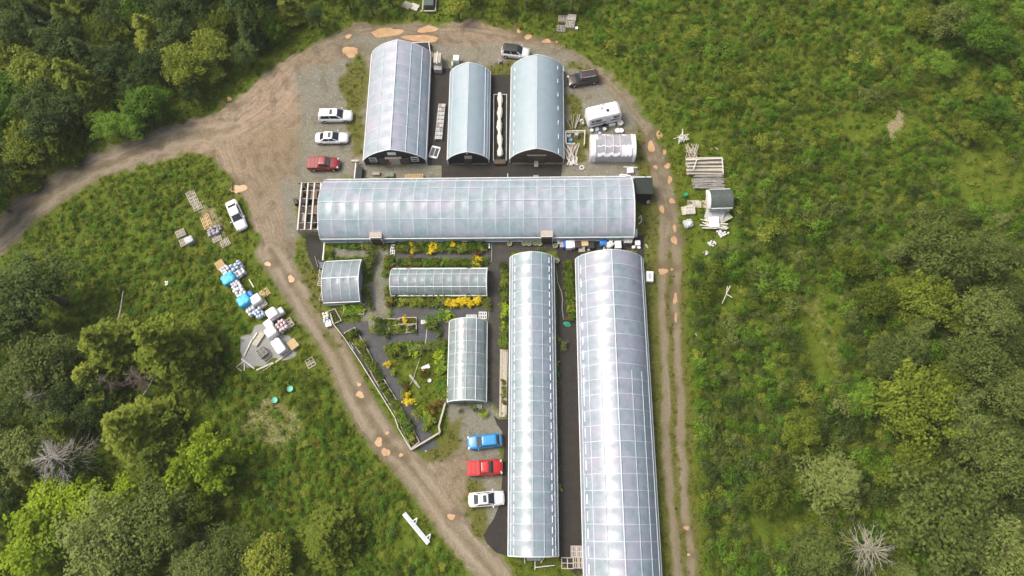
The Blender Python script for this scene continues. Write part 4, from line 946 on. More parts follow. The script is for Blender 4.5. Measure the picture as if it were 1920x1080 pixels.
def clutter(name, m, pts, label, cat, w=.1, loc=(0, 0), group=None):
    c = P(*loc); mb = MB()
    for (a, za), (b, zb_) in pts: mb.bar(P(a[0], a[1], za) - c, P(b[0], b[1], zb_) - c, w, w)
    return tag(mb.build(name, m, loc=c), label, cat, group)
def stack(name, px0, py0, px1, py1, h, n, m, label, cat, along='x', seed=1, mess=.05, wd=.16):
    c = P((px0 + px1) / 2, (py0 + py1) / 2); r = random.Random(seed); mb = MB()
    a = P(px0, py1, 0) - c; b = P(px1, py0, 0) - c
    for k in range(n):
        zz = r.uniform(.05, h); t = r.random()
        if along == 'x':
            y = a.y + (b.y - a.y) * t; l0 = a.x + r.uniform(0, 1) * mess * (b.x - a.x); l1 = b.x - r.uniform(0, 1) * mess * (b.x - a.x)
            mb.bar((l0, y, zz), (l1, y + r.uniform(-mess, mess) * 3, zz + r.uniform(-.05, .05)), r.uniform(.5, 1.3) * wd, .06)
        else:
            x = a.x + (b.x - a.x) * t; mb.bar((x, a.y + r.uniform(0, mess), zz), (x + r.uniform(-mess, mess) * 3, b.y - r.uniform(0, mess), zz), r.uniform(.5, 1.3) * wd, .06)
    return tag(mb.build(name, m, loc=c), label, cat)
stack('lumber_pile', 1286, 300, 1354, 330, .9, 46, WOOD_OLD, 'upper stack of bleached lumber right of the rutted track', 'lumber', seed=3)
stack('lumber_pile', 1296, 332, 1356, 356, .8, 60, WOOD_GREY, 'lower greyer stack of thin poles above the green roofed shed', 'lumber', seed=5, wd=.09, mess=.12)
clutter('rail_frame', PLK, [(((1286, 300), 1.1), ((1354, 297), 1.1)), (((1354, 297), 1.1), ((1356, 325), 1.1)), (((1286, 300), 0), ((1286, 300), 1.1)), (((1354, 297), 0), ((1354, 297), 1.1)), (((1306, 300), 1.2), ((1300, 318), 1.2))], 'pale timber rail round the upper lumber stack', 'frame', .13, (1320, 300))
r = random.Random(4)
clutter('stick_heap', WOOD_OLD, [(((1284 + r.uniform(0, 26), 268 + r.uniform(0, 14)), r.uniform(.1, .8)), ((1284 + r.uniform(0, 26), 284 + r.uniform(0, 15)), r.uniform(.1, .8))) for _ in range(26)], 'tangle of long bare sticks above the lumber stacks', 'sticks', .07, (1297, 283))
clutter('brush_heap', PLK, [(((1278 + r.gauss(0, 4), 259 + r.gauss(0, 4)), r.uniform(.1, .6)), ((1278 + r.gauss(0, 6), 259 + r.gauss(0, 6)), r.uniform(.1, .7))) for _ in range(34)], 'small bleached brush heap at the upper end of the debris', 'brush heap', .08, (1279, 259))
clutter('pale_pole', WOOD_OLD, [(((1340, 276), .2), ((1347, 281), .3)), (((1341, 277), .1), ((1345, 278), .1))], 'short pale pole lying in the bushes beside the stick tangle', 'pole', .08, (1344, 278))
stack('board_walk', 1290, 376, 1323, 390, .12, 22, WOOD_OLD, 'boardwalk of pale planks leading to the green roofed shed', 'boardwalk', along='y', seed=8, mess=.02, wd=.3)
pallet(1294, 393, 2, PLK, 'white slatted pallet on the boardwalk end near the green barrel', n=4, L=1.4, W=1.2, slats=7)
plank((1281, 388), (1283, 403), .6, 'beige panel leaning at the left of the white slatted pallet', WOOD_OLD, .1, .3, 'beige_panel', None, 'panel')
wrapped(1291, 418, 20, 1.3, 1.2, .5, TARP_G, 'grey crumpled bundle below the white slatted pallet', 'bundle', .15, 'grey_bundle', None)
wrapped(1293, 418, 50, .6, .5, .7, TARP_W, 'small white bag lying on the grey crumpled bundle', 'bag', .15, 'white_bag', None)
mb = MB(); mb.lathe([(.02, .9), (.26, .9), (.3, .86), (.31, .6), (.33, .45), (.31, .3), (.3, .05), (.26, 0)][::-1], 18)
tag(mb.build('green_barrel', GREEN_PL, loc=P(1284, 369)), 'bright green barrel beside the rutted track', 'barrel')
def flat(px, py, rot, w, l, m, label, cat, name, z=.4, tilt=.12, th=.05):
    mb = MB(); M_ = Matrix.Rotation(tilt, 3, 'X')
    n = 5
    for i in range(1): mb.box((0, 0, 0), (w, l, th), M=M_)
    return tag(mb.build(name, m, loc=P(px, py, z), rz=math.radians(rot), bevel=.01), label, cat)
flat(1340, 402, -18, 2.6, 1.7, TARP_G, 'grey sheet draped over debris right under the shed', 'sheet', 'grey_sheet', .6, .2)
flat(1358, 408, 30, 2.0, 1.3, mat('olive_sheet', (.35, .36, .30), .8, .3), 'olive grey sheet at the lower right of the shed', 'sheet', 'grey_sheet', .4, -.2)
flat(1339, 416, 5, 1.4, 1.5, WHITE, 'white square panel lying on the planks under the shed', 'board', 'white_board', .9, .15)
clutter('plank_heap', PLK, [(((1310 + r.uniform(0, 22), 408 + r.uniform(0, 22)), r.uniform(.1, .6)), ((1330 + r.uniform(0, 40), 420 + r.uniform(0, 10)), r.uniform(.1, .7))) for _ in range(18)], 'heap of bleached planks at the lower end of the debris', 'planks', .12, (1335, 425))
for x, y_, s_, lab in ((1356, 435, 1.5, 'biggest pale rubble heap below the planks'), (1336, 456, 1.1, 'middle pale rubble heap below the planks'), (1324, 474, .7, 'small pale rubble heap farthest below the planks')):
    sacks(x, y_, 30, s_, s_ * .8, .3, SACK_W, lab, nn=(4, 4), layers=1, group=None)
clutter('broken_trellis', PLK, [(((1369, 536), .7), ((1354, 569), .5)), (((1364, 537), .8), ((1362, 552), .7)), (((1363, 552), .6), ((1373, 558), .6))], 'broken white trellis sticks lying in the bushes right of the rutted track', 'sticks', .1, (1364, 550))

# ================================================================ SMALL THINGS ROUND THE HOUSES
def crate(px, py, rot, w, l, h, m, label, name='crate', cat='crate', lid=True, zoff=0):
    mb = MB(); mb.box((0, 0, h / 2), (w, l, h)); 
    if lid:
        for k in range(5): mb.box(((k - 2) * w / 5, 0, h + .012), (w / 6.5, l * 1.02, .024))
        mb.box((0, 0, h * .5), (w * 1.02, l * 1.02, h * .12))
    return tag(mb.build(name, m, loc=P(px, py, h) - Vector((0, 0, h - zoff)), rz=math.radians(rot), bevel=.02), label, cat)
G3 = 'pallets stacked by the wood at the top'
for x, y_, rr_, n_, m_, lab in ((763, 9, -30, 3, WOOD_OLD, 'slatted pallet at the top edge, left of the pair by the dark bin'), (777, 12, -25, 2, PLK, 'pale boarded pallet at the top edge, right of the pair by the dark bin'),
    (1055, 34, -6, 4, WOOD_OLD, 'pallet at the upper left of the four stacked by the bend of the track'), (1072, 32, -6, 4, PLK, 'pallet at the upper right of the four stacked by the bend'),
    (1069, 45, -8, 4, WOOD_OLD, 'pallet at the lower right of the four stacked by the bend'), (1052, 53, -4, 2, WOOD_GREY, 'flat grey pallet at the lower left of the four by the bend')):
    pallet(x, y_, rr_, m_, lab, n=n_, slats=8 if m_ is PLK else 6, L=1.35, group=G3)
crate(1081, 52, 0, .45, .45, .4, WHITE, 'small white cube beside the pallets at the bend of the track', 'white_cube')
c = P(806, 12); o = empty('dark_bin', c, 0, 'dark green bin in a wooden frame at the top edge of the picture', 'bin')
mb = MB(); mb.box((0, .3, .6), (1.6, 2.2, 1.2)); mb.build('bin', mat('bin_green', (.06, .09, .085), .5, .2), o, bevel=.06)
for sx in (-1, 1): mb = MB(); mb.box((sx * 1.05, .2, .5), (.16, 2.9, .2)); mb.build('rail', WOOD_OLD, o)
mb = MB(); mb.box((-.1, -1.2, .3), (2.6, .2, .2)); mb.build('rail', WOOD_OLD, o)
crate(820, 108, -2, 1.1, 1.8, 1.5, WOOD_OLD, 'tall stack of grey slatted crates beside the leftmost short greenhouse', 'crate_stack')
crate(821, 127, -2, 1.2, .8, .9, WOOD_GREY, 'lower dark grey crate just below the tall stack of slatted crates')
mb = MB(); mb.box((0, 0, .9), (.1, 2.3, .1)); mb.box((0, 0, .75), (.06, 2.1, .2)); tag(mb.build('white_board', WHITE, loc=P(821, 115, .7)), 'long white board lying on the tall stack of slatted crates', 'board')
crate(855, 108, -4, .9, 1.0, .9, WHITE, 'white cooler box behind the narrow blue greenhouse', 'cooler_box', 'cooler', lid=False)
crate(848, 119, 8, .3, .8, .4, mat('mint_plastic', (.3, .55, .42), .4, .1), 'small mint green tray beside the white cooler box', 'mint_tray', 'tray', lid=False)
sacks(863, 111, 10, .6, .5, .4, TARP_W, 'crumpled white wrapping at the right of the white cooler box', nn=(2, 2), layers=1, group=None)
sacks(937, 113, 10, .5, .6, .5, SACK_G, 'small dark rubbish heap behind the white SUV with black roof', nn=(2, 2), layers=2, group=None)
# black open lean-to behind the leftmost house
mb = MB(); a, b, c2, d2 = P(772, 80, 1.6), P(803, 79, 1.6), P(806, 98, 1.6), P(790, 84, 1.6); c = P(795, 88)
for p, q in ((a, b), (b, c2)): mb.bar(p - c, q - c, .14, .14)
mb.box((.1, -.3, .3), (2.1, 1.3, .5)); mb.bar(b - c, (b - c) * 1 - Vector((0, 0, 1.6)), .12)
tag(mb.build('lean_to', DARK, loc=c), 'dark lean-to with pale rim behind the leftmost short greenhouse', 'lean-to')
clutter('pale_pipe', TRIM, [(((772, 80), 1.75), ((804, 79), 1.75)), (((804, 79), 1.75), ((807, 101), 1.75))], 'pale pipe laid round the dark lean-to', 'pipe', .1, (795, 88))
# racks of trays between the first two houses
c = P(826, 232); o = empty('tray_rack', c, math.radians(-2.5), 'long low rack of white seedling trays between the leftmost and middle short greenhouses', 'rack')
for k in range(9):
    for s_ in (-1, 1):
        mb = MB(); 
        for i in range(4): mb.box((s_ * .27, -2.9 + k * .7 + i * .15, .5), (.46, .07, .06))
        mb.box((s_ * .27 - .22, -2.68 + k * .7, .5), (.05, .6, .08)); mb.box((s_ * .27 + .22, -2.68 + k * .7, .5), (.05, .6, .08)); mb.build('tray', mat('tray_pale', (.55, .45, .42), .6, .3) if (k * 2 + s_) % 5 == 0 else TRIM, o)
for s_ in (-.5, .5):
    mb = MB(); mb.bar((s_, -3.1, .38), (s_, 3.3, .38), .08); mb.build('rack_rail', WOOD_GREY, o)
c = P(815, 286); o = empty('old_window', c, math.radians(-14), 'white framed window lying flat at the near corner of the leftmost short greenhouse', 'window')
mb = MB(); w_, l_ = 1.25, 1.7
mb.box((0, l_ / 2, .12), (w_, .3, .1)); mb.box((0, -l_ / 2, .12), (w_, .3, .1)); mb.box((-w_ / 2, 0, .12), (.14, l_, .1)); mb.box((w_ / 2, 0, .12), (.14, l_, .1)); mb.box((0, 0, .12), (.07, l_, .08)); mb.build('frame', TRIM, o)
mb = MB(); mb.box((0, 0, .09), (w_ - .1, l_ - .1, .03)); mb.build('pane', GLASS, o)
# bundled white sheet between the second and third house, in its pipe frame
c = P(937, 235); o = empty('pipe_frame', c, 0, 'thin pale pipe frame round the rolled white sheet between two short greenhouses', 'frame')
for a, b in (((926, 177), (925, 300)), ((950, 177), (949, 300)), ((926, 177), (950, 177)), ((925, 300), (949, 300))):
    mb = MB(); mb.bar(P(*a, .5) - c, P(*b, .5) - c, .06); mb.build('pipe', TRIM, o)
for a in ((926, 177), (950, 177), (925, 300), (949, 300)):
    q = P(*a, .5) - c; mb = MB(); mb.box((q.x, q.y, .25), (.06, .06, .5)); mb.build('pipe_leg', TRIM, o)
mb = MB(); rings = []; N = 60
for k in range(N + 1):
    t = k / N; q = P(937 + math.sin(t * 9) * .8, 172 + 121 * t, .6) - c; w_ = .20 + .20 * abs(math.sin(t * 15.0)) + .03 * math.sin(k * 2.2)
    if k in (0, N): w_ = .05
    rings.append([(q.x + w_ * math.cos(a) * (1 + .18 * math.sin(a * 5 + k * .9)), q.y, .5 + w_ * .7 * math.sin(a) * (1 + .18 * math.sin(a * 5 + k * .9))) for a in [2 * math.pi * i / 14 for i in range(14)]])
mb.loft(rings); tag(mb.build('rolled_sheet', mat('cream_sheet', (.66, .64, .56), .6, .15, 6, b=.4), smooth=True, loc=c), 'long twisted cream sheet lying between the middle and rightmost short greenhouses', 'rolled sheet')
crate(937, 303, 0, 1.7, .7, .6, WOOD_DARK, 'dark box at the near end of the long twisted cream sheet', 'dark_box', lid=False)
# clutter right of the third house
c = P(1079, 248); o = empty('pallet_pen', c, math.radians(-3), 'square pale timber pen holding barrels right of the rightmost short greenhouse', 'pen')
for a, b in (((1061, 247), (1097, 244)), ((1061, 247), (1063, 270)), ((1097, 244), (1097, 270)), ((1063, 270), (1080, 269))):
    mb = MB(); q0 = P(*a, .8) - c; q1 = P(*b, .8) - c; mb.bar(q0, q1, .12, .12); mb.bar(q0 - Vector((0, 0, .4)), q1 - Vector((0, 0, .4)), .1, .1); mb.build('rail', PLK, o)
for x, y_, m_, lab in ((1067, 254, mat('barrel_grey', (.3, .33, .35), .4, .3), 'grey topped barrel in the upper left of the timber pen'), (1081, 251, TARP_G, 'pale grey barrel in the top of the timber pen'), (1070, 262, mat('barrel_blue', (.10, .30, .42), .4, .2), 'blue barrel in the lower left of the timber pen')):
    mb = MB(); mb.lathe([(.28, 0), (.31, .05), (.31, .8), (.27, .86), (.22, .86), (.2, .8), (.02, .79)], 16); mb.torus((0, 0, .86), .24, .05, mi=0)
    tag(mb.build('barrel', m_, loc=P(x, y_, .8) - Vector((0, 0, .8))), lab, 'barrel')
stack('timber_scraps', 1062, 272, 1078, 300, .7, 26, WOOD_OLD, 'upright scraps of pale timber under the timber pen', 'timber', along='y', seed=11, mess=.5)
stack('timber_scraps', 1062, 294, 1084, 312, .5, 16, PLK, 'bundle of white battens at the corner of the rightmost short greenhouse', 'timber', along='y', seed=12, mess=.3, wd=.2)
stack('metal_rods', 1068, 215, 1080, 245, .5, 7, WOOD_GREY, 'thin dark rods standing above the timber pen', 'rods', along='y', seed=13, mess=.4, wd=.08)
flat(1091, 229, -3, .7, 1.1, mat('pale_green_board', (.45, .50, .38), .8, .1), 'pale green board lying left of the camper trailer', 'board', 'green_board', .2, .0)
for x, y_, s_, lab, m_ in ((1162, 234, .45, 'round pale bucket at the near right corner of the camper trailer', PLK), (1157, 248, .38, 'left white bucket of the pair above the torn shelter', WHITE), (1164, 248, .36, 'right white bucket of the pair above the torn shelter', WHITE),
        (1119, 245, .3, 'small bluish bucket below the camper trailer', SACK_B), (1133, 244, .28, 'small white tub below the camper trailer door', WHITE), (1109, 246, .25, 'tiny white pot at the hitch end of the camper trailer', WHITE), (1124, 251, .22, 'little pale pot above the torn shelter roof', SACK_B)):
    mb = MB(); mb.lathe([(s_ * .75, 0), (s_, s_ * 1.4), (s_ * 1.06, s_ * 1.45), (s_ * .9, s_ * 1.35), (.02, s_ * 1.2)], 14); tag(mb.build('bucket', m_, loc=P(x, y_)), lab, 'bucket')
crate(1148, 233, 12, 1.0, .35, .35, WHITE, 'white step box at the door of the camper trailer', 'step_box', 'step', lid=False)
mb = MB(); mb.torus((0, 0, .1), .30, .10); tag(mb.build('tyre', PLK, loc=P(1091, 315)), 'pale ring lying on the gravel between the short and the long greenhouse', 'ring')
crate(1182, 319, 3, .9, .8, .5, WHITE, 'white box at the near right corner of the torn shelter', 'white_box', lid=False)
clutter('white_pole', TRIM, [(((1169, 313), .5), ((1195, 314), .5))], 'white pole in front of the torn shelter', 'pole', .1, (1182, 314))
clutter('white_gutter', WHITE, [(((1161, 330), 1.6), ((1189, 334), 1.6)), (((1163, 328), 1.6), ((1182, 331), 1.6))], 'crumpled white gutter on the far rim of the long crossways greenhouse', 'gutter', .28, (1175, 332))
# black shed at the right end
c = P(1203, 362); o = empty('black_shed', c, 0, 'flat black shed with white rim at the right end of the long crossways greenhouse', 'shed')
mb = MB(); mb.box((0, 0, 1.1), (2.3, 2.4, 2.2)); w_ = mb.build('wall', DARK, o)
mb = MB(); mb.box((0, 0, 2.26), (2.5, 2.6, .12)); mb.build('roof', mat('black_green_roof', (.012, .022, .016), .6, .4), o)
for x, l in ((-.5, 1.5), (.75, .7)): mb = MB(); mb.box((x, 1.36, 2.3), (l, .12, .14)); mb.build('rim', WHITE, o)
for x, y_, rr_, w_, l, m_, lab in ((1191, 347, 0, .25, .25, WHITE, 'tiny white box on the wall side of the black shed'), (1190, 376, 5, .35, .8, SACK_G, 'grey bundle below the black shed'), (1190, 400, 5, .3, .6, WOOD_GREY, 'grey wood block at the right end wall of the long greenhouse')):
    crate(x, y_, rr_, w_, l, .4, m_, lab, lid=False)
sacks(1217, 345, 0, .5, .8, .4, SACK_G, 'grey scraps at the right of the black shed', nn=(2, 3), layers=1, group=None)
sacks(1216, 378, 0, .5, .6, .4, SACK_G, 'small dark scraps below the right corner of the black shed', nn=(2, 2), layers=1, group=None)
wrapped(1191, 436, 85, 1.2, .65, .6, TARP_W, 'white lumpy bag at the lower right corner of the long crossways greenhouse', 'bag', .2, 'white_bag', None)
clutter('bent_board', WOOD_OLD, [(((1197, 410), .2), ((1202, 404), .4)), (((1202, 404), .4), ((1203, 415), .2)), (((1203, 415), .2), ((1197, 420), .1))], 'curved tan board in the grass right of the long crossways greenhouse', 'board', .16, (1200, 412))
clutter('wood_scraps', WOOD_OLD, [(((1212, 458), .1), ((1215, 466), .1)), (((1210, 458), .1), ((1212, 464), .1))], 'two tan sticks in the grass near the white lumpy bag', 'sticks', .1, (1212, 462))
c = P(1217, 521); o = empty('white_tub', c, math.radians(-4), 'white rectangular tub with dark oval opening right of the widest greenhouse', 'tub')
mb = MB(); mb.box((0, 0, .35), (1.0, 1.5, .7)); mb.build('shell', WHITE, o, bevel=.06)
mb = MB(); mb.lathe([(.02, .702), (1, .702), (1, .72), (.9, .73), (.02, .71)], 20); hh = mb.build('opening', GALV, o); hh.scale = (.24, .45, 1)
# row of stuff along the near side of the long house
ROW = [(1047, 453, .3, .6, .5, WHITE, 'thin white post leaning at the second porch'), (1053, 458, .5, .9, .6, SACK_G, 'grey striped box right of the withered baskets'), (1059, 457, .45, 1.0, .7, BLUE_DK, 'narrow navy box left of the white fridge'),
    (1067, 458, .85, 1.15, .9, WHITE, 'white fridge lying in the row along the long greenhouse'), (1075, 457, .4, 1.1, .8, SACK_W, 'narrow pale box right of the white fridge'), (1084, 458, .9, 1.0, .7, mat('dark_maroon', (.05, .02, .02), .5, .3), 'dark maroon bin in the row along the long greenhouse'),
    (1096, 456, 1.1, .75, .6, WOOD_NEW, 'tan yellow crate in the row along the long greenhouse'), (1091, 467, .9, .8, .4, WOOD_GREY, 'brown grey crate below the tan yellow crate'), (1108, 459, 1.0, 1.1, .5, DARK, 'dark green crate right of the tan yellow crate'), (1104, 466, .3, .6, .4, SACK_G, 'small grey rack above the widest greenhouse'),
    (1159, 458, .9, 1.1, .8, WHITE, 'white appliance right of the blue tarp bundle'), (1198, 463, .45, .45, .3, WHITE, 'lower right white cube near the wire cage'), (1188, 463, .45, .4, .3, WHITE, 'lower left white cube near the wire cage'), (1196, 455, .7, .7, .6, TARP_W, 'upper white bag-like cube near the wire cage'),
    (900 + 82 / 4.8, 461, .18, .7, .4, WHITE, 'small white upright box beside the garden hose post')]
for x, y_, w_, l, h, m_, lab in ROW:
    crate(x, y_, 2, w_, l, h, m_, lab, 'storage_box', 'box', lid=m_ not in (WHITE,))
wrapped(1132, 454, 10, 1.1, .9, .8, BLUE_DK, 'bright blue tarp bundle in the row along the long greenhouse', 'bundle', .2, 'blue_bundle', None)
wrapped(1144, 457, 40, 1.1, .8, .8, TARP_W, 'bulging white bag between the blue tarp bundle and the white appliance', 'bag', .25, 'white_bag', None)
c = P(1176, 452); o = empty('wire_cage', c, 0, 'grey wire cage at the right end of the row along the long greenhouse', 'cage')
mb = MB(); mb.box((0, 0, .4), (1.1, 1.1, .7)); mb.build('load', WOOD_GREY, o)
mb = MB()
for k in range(5): mb.box((-.55 + k * .275, 0, .78), (.04, 1.15, .04)); mb.box((0, -.55 + k * .275, .8), (1.15, .04, .04))
mb.box((0, 0, .84), (.1, 1.2, .05)); mb.build('grid', TRIM, o)
stack('table_slats', 1128, 460, 1150, 470, .4, 8, PLK, 'pale slats hanging in front of the blue tarp bundle', 'slats', along='y', seed=14, mess=.1, wd=.12)
# withered hanging baskets
for x, y_ in ((956, 458), (983, 458), (992, 458), (1004, 457), (1012, 458), (1041, 462), (1044, 490)):
    mb = MB(); mb.torus((0, 0, .3), .34, .06, 18, 6)
    rr2 = random.Random(int(x))
    for k in range(26):
        a = rr2.uniform(0, 6.28); q = rr2.uniform(.1, .45); mb.bar((0, 0, .25), (math.cos(a) * q, math.sin(a) * q, rr2.uniform(.25, .5)), .03)
    mb.lathe([(.12, 0), (.3, .28), (.1, .2)], 12)
    lab = {1041: 'withered hanging basket lying right of the second porch', 1044: 'withered hanging basket at the upper right of the long narrow greenhouse', 956: 'withered hanging basket farthest left in the line under the long greenhouse'}.get(x, 'withered round hanging basket in the line under the long greenhouse')
    tag(mb.build('hanging_basket', mat('withered_stems', (.30, .33, .20), .8, .3, 8) if x == 956 else bpy.data.materials['withered_stems'], loc=P(x, y_)), lab, 'basket', None if x in (1041, 1044, 956) else 'withered baskets in a line')
# corner things
G5 = 'loose white pallets left of the small square tunnel'
pallet(605, 512, 85, WOOD_OLD, 'white slatted pallet standing left of the small square tunnel, upper one', slats=5, group=G5)
pallet(604, 528, 80, WOOD_OLD, 'white slatted pallet left of the small square tunnel, middle one', slats=5, group=G5)
pallet(605, 555, 80, WOOD_GREY, 'broken slatted pallet left of the small square tunnel, lowest one', slats=4, W=.7, group=G5)
crate(605, 497, 0, .9, 1.0, .7, mat('slate_plastic', (.06, .10, .11), .5, .3), 'dark slate tank at the upper left corner of the small square tunnel', 'slate_tank', 'tank', lid=False)
clutter('grey_pipe', TRIM, [(((608, 455), .6), ((605, 488), .6)), (((609, 455), .3), ((606, 488), .3))], 'pale pipe running down from the long greenhouse to the dark slate tank', 'pipe', .12, (607, 470))
clutter('net_panel', WOOD_GREY, [(((596, 487), .3), ((604, 505), .3)), (((590, 480), .3), ((596, 500), .3))], 'thin grey battens beside the dark slate tank', 'battens', .06, (597, 493))
sacks(610, 590, 20, .9, .8, .7, mat('cream_sacks', (.72, .68, .50), .5, .2, 8), 'cream sacks at the lower left corner of the small square tunnel', nn=(2, 2), group=None)
sacks(611, 600, 20, .8, .7, .6, SACK_B, 'pale blue sacks between the cream sacks and the white box by the track', nn=(2, 2), group=None)
crate(615, 606, 20, .8, .9, .5, WHITE, 'white box at the edge of the diagonal track, below the pale blue sacks', 'white_box', lid=False)
# signs, posts by the top yard
c = P(669, 318); o = empty('gate', c, 0, 'short white gate post with dark board between dark red pickup and leftmost short greenhouse', 'gate')
mb = MB(); mb.box((0, -.6, .8), (.12, 2.6, .14)); mb.box((0, .6, .4), (.14, .14, .8)); mb.build('rail', WHITE, o)
mb = MB(); mb.box((-.1, .95, .8), (1.1, .3, .5)); mb.build('board', WOOD_OLD, o)
mb = MB(); mb.box((.6, -.9, .4), (.9, 1.9, .7)); mb.build('dark_box', DARK, o)
mb = MB()
for k in range(11): mb.box((-1.3 + k * .26, 0, .55), (.10, .8, .07))
mb.box((0, -.3, .45), (2.8, .1, .08)); mb.box((0, .3, .45), (2.8, .1, .08)); mb.box((0, -.1, .2), (2.7, .7, .35)); tag(mb.build('slatted_bench', WOOD_NEW, loc=P(777, 334)), 'yellow slatted bench tucked against the long greenhouse', 'bench')
for x, y_, w_, l, m_, lab in ((731, 327, 1.2, .7, mat('faded_green', (.20, .24, .17), .7, .3), 'faded green crate on the gravel before the leftmost short greenhouse'), (705, 325, 1.1, .5, WOOD_GREY, 'grey brown crate left of the faded green one'), (718, 336, 1.4, .4, DARK, 'dark planter against the far side of the long greenhouse')):
    crate(x, y_, 0, w_, l, .4, m_, lab)
crate(994, 334, 0, .35, .3, .4, PLK, 'small pale pot at the far side of the long greenhouse', 'pale_pot', 'pot', lid=False)
crate(1005, 331, 0, .8, .5, .3, WOOD_GREY, 'grey crate on the black ground before the rightmost short greenhouse')
mb = MB(); mb.box((0, 0, .4), (.5, .06, .06))
for k in range(6): mb.box((0, -k * .22, .3 + .04 * k), (.5, .1, .05))
mb.bar((-.25, .05, .3), (-.25, -1.2, .5), .05); mb.bar((.25, .05, .3), (.25, -1.2, .5), .05)
tag(mb.build('step_ladder', WOOD_OLD, loc=P(1005.5, 300, .3) + Vector((0, -.2, 0))), 'small pale ladder leaning at the door of the rightmost short greenhouse', 'ladder')
# hoses and pipes
def hose(pts, r, m, label, z=.06, name='garden_hose', cat='hose'):
    c = P(*pts[0]); mb = MB(); mb.path([P(x, y_, z) - c for x, y_ in pts], r, 6); return tag(mb.build(name, m, loc=c, smooth=True), label, cat)
GREY_H = mat('grey_hose', (.28, .30, .26), .5, .2); TEAL_H = mat('green_hose', (.03, .35, .22), .4, .2)
hose([(1044, 505), (1046, 530), (1053, 548), (1055, 562), (1054, 580), (1057, 600)], .06, GREY_H, 'grey hose winding down the black strip between the two long greenhouses')
coil = []
for k in range(90):
    t = k / 90 * 2 * math.pi * 5; coil.append((1061 + math.cos(t) * (4 + 2 * math.sin(k * .7)) + k * .05, 608 + math.sin(t) * (3 + 1.5 * math.cos(k * .5))))
hose(coil, .05, TEAL_H, 'tangled green hose on the black strip between the two long greenhouses', .12)
hose([(922, 455), (922, 490), (918, 492)], .07, GREY_H, 'grey pipe dropping from the long greenhouse beside the clear low tunnel')
hose([(952, 325), (952, 337)], .06, TRIM, 'short white pipe across the black ground before the long greenhouse', .3)
hose([(916, 565), (917, 585), (915, 600)], .05, GREY_H, 'grey pipe at the lower right corner of the clear low tunnel')
hose([(800, 617), (799, 635), (796, 650)], .035, TRIM, 'thin white cord across the grey path above the garden lawn')
# end frame of narrow long house
c = P(1000, 1050); o = empty('trailer_frame', c, 0, 'low metal frame with round tank at the near end of the long narrow greenhouse', 'frame')
for a, b in (((983, 1045), (984, 1056)), ((1021, 1045), (1014, 1055)), ((1003, 1044), (1003, 1068)), ((1003, 1064), (1040, 1060))):
    mb = MB(); mb.bar(P(*a, .4) - c, P(*b, .3) - c, .08); mb.build('tube', TRIM, o)
mb = MB(); mb.tube((-.8, .2, .5), (1.0, .2, .5), .28, n=14); mb.build('tank', mat('tank_grey', (.25, .30, .30), .4, .3), o)
pallet(1081, 1034, 0, mat('pink_grey_slats', (.50, .44, .42), .8, .2), 'pinkish slatted pallet at the lower left edge of the widest greenhouse', slats=8, L=1.4, W=1.3)
pallet(1085, 1055, 0, WOOD_OLD, 'olive slatted pallet below the pinkish one', slats=6, L=1.3, W=1.3)
pallet(1064, 1056, 0, WOOD_OLD, 'open frame pallet left of the olive slatted one', slats=3, L=1.5, W=1.3)
stack('board_stack', 936, 655, 952, 782, .12, 20, WOOD_OLD, 'long boardwalk of weathered boards left of the long narrow greenhouse', 'boardwalk', along='y', seed=21, mess=.02, wd=.12)
plank((752, 690), (752, 690.01), .1, 'x', PLK) if False else None
# garden bits
flat(798, 689, 27, 1.15, .6, mat('mint_glass', (.55, .66, .62), .3, .1), 'small pale mint panel lying on the garden lawn', 'panel', 'mint_sheet', .15, 0)
mb = MB(); mb.torus((0, 0, .2), .2, .06); mb.lathe([(.2, 0), (.24, .2), (.1, .12)], 14); tag(mb.build('white_planter', WHITE, loc=P(806, 714)), 'round white planter on the garden lawn', 'planter')
plank((768, 703), (787, 727), .3, 'weathered plank lying diagonally on the garden lawn', WOOD_GREY, .08, .1, group=None)
hose([(788, 670), (783, 685), (778, 700), (775, 712), (768, 722)], .04, WOOD_OLD, 'thin bent branch arching over the garden lawn', .25, 'bent_branch', 'branch')
for x, y_ in ((752, 563.5), (759.5, 563.5)):
    mb = MB(); mb.torus((0, 0, .45), .17, .045); tag(mb.build('white_ring', WHITE, loc=P(x, y_)), 'left of two white rings under the clear low tunnel' if x < 755 else 'right of two white rings under the clear low tunnel', 'ring')
crate(836, 561, 0, .001, .001, .001, WHITE, 'x') if False else None
pallet(905, 591, 0, TRIM, 'white slatted pallet just above the short clear tunnel', slats=5, L=1.1, W=1.0)
pallet(884, 594, 0, GALV, 'metal grid just left of the white slatted pallet above the short clear tunnel', slats=8, L=1.5, W=.6)
pallet(896, 763, 0, PLK, 'small white slatted pallet at the lower end of the short clear tunnel', slats=6, L=1.1, W=.6)
pallet(796, 603.5, 0, GALV, 'grey perforated tray at the right end of the garden planter', slats=5, L=1.0, W=.5)
pallet(736, 500 - 30, 88, GALV, 'grey wire rack at the left end of the plant row under the long greenhouse', slats=5, L=1.9, W=.6)
pallet(687, 462, 0, TRIM, 'white slatted bench below the left part of the long greenhouse', slats=8, L=1.5, W=.8)
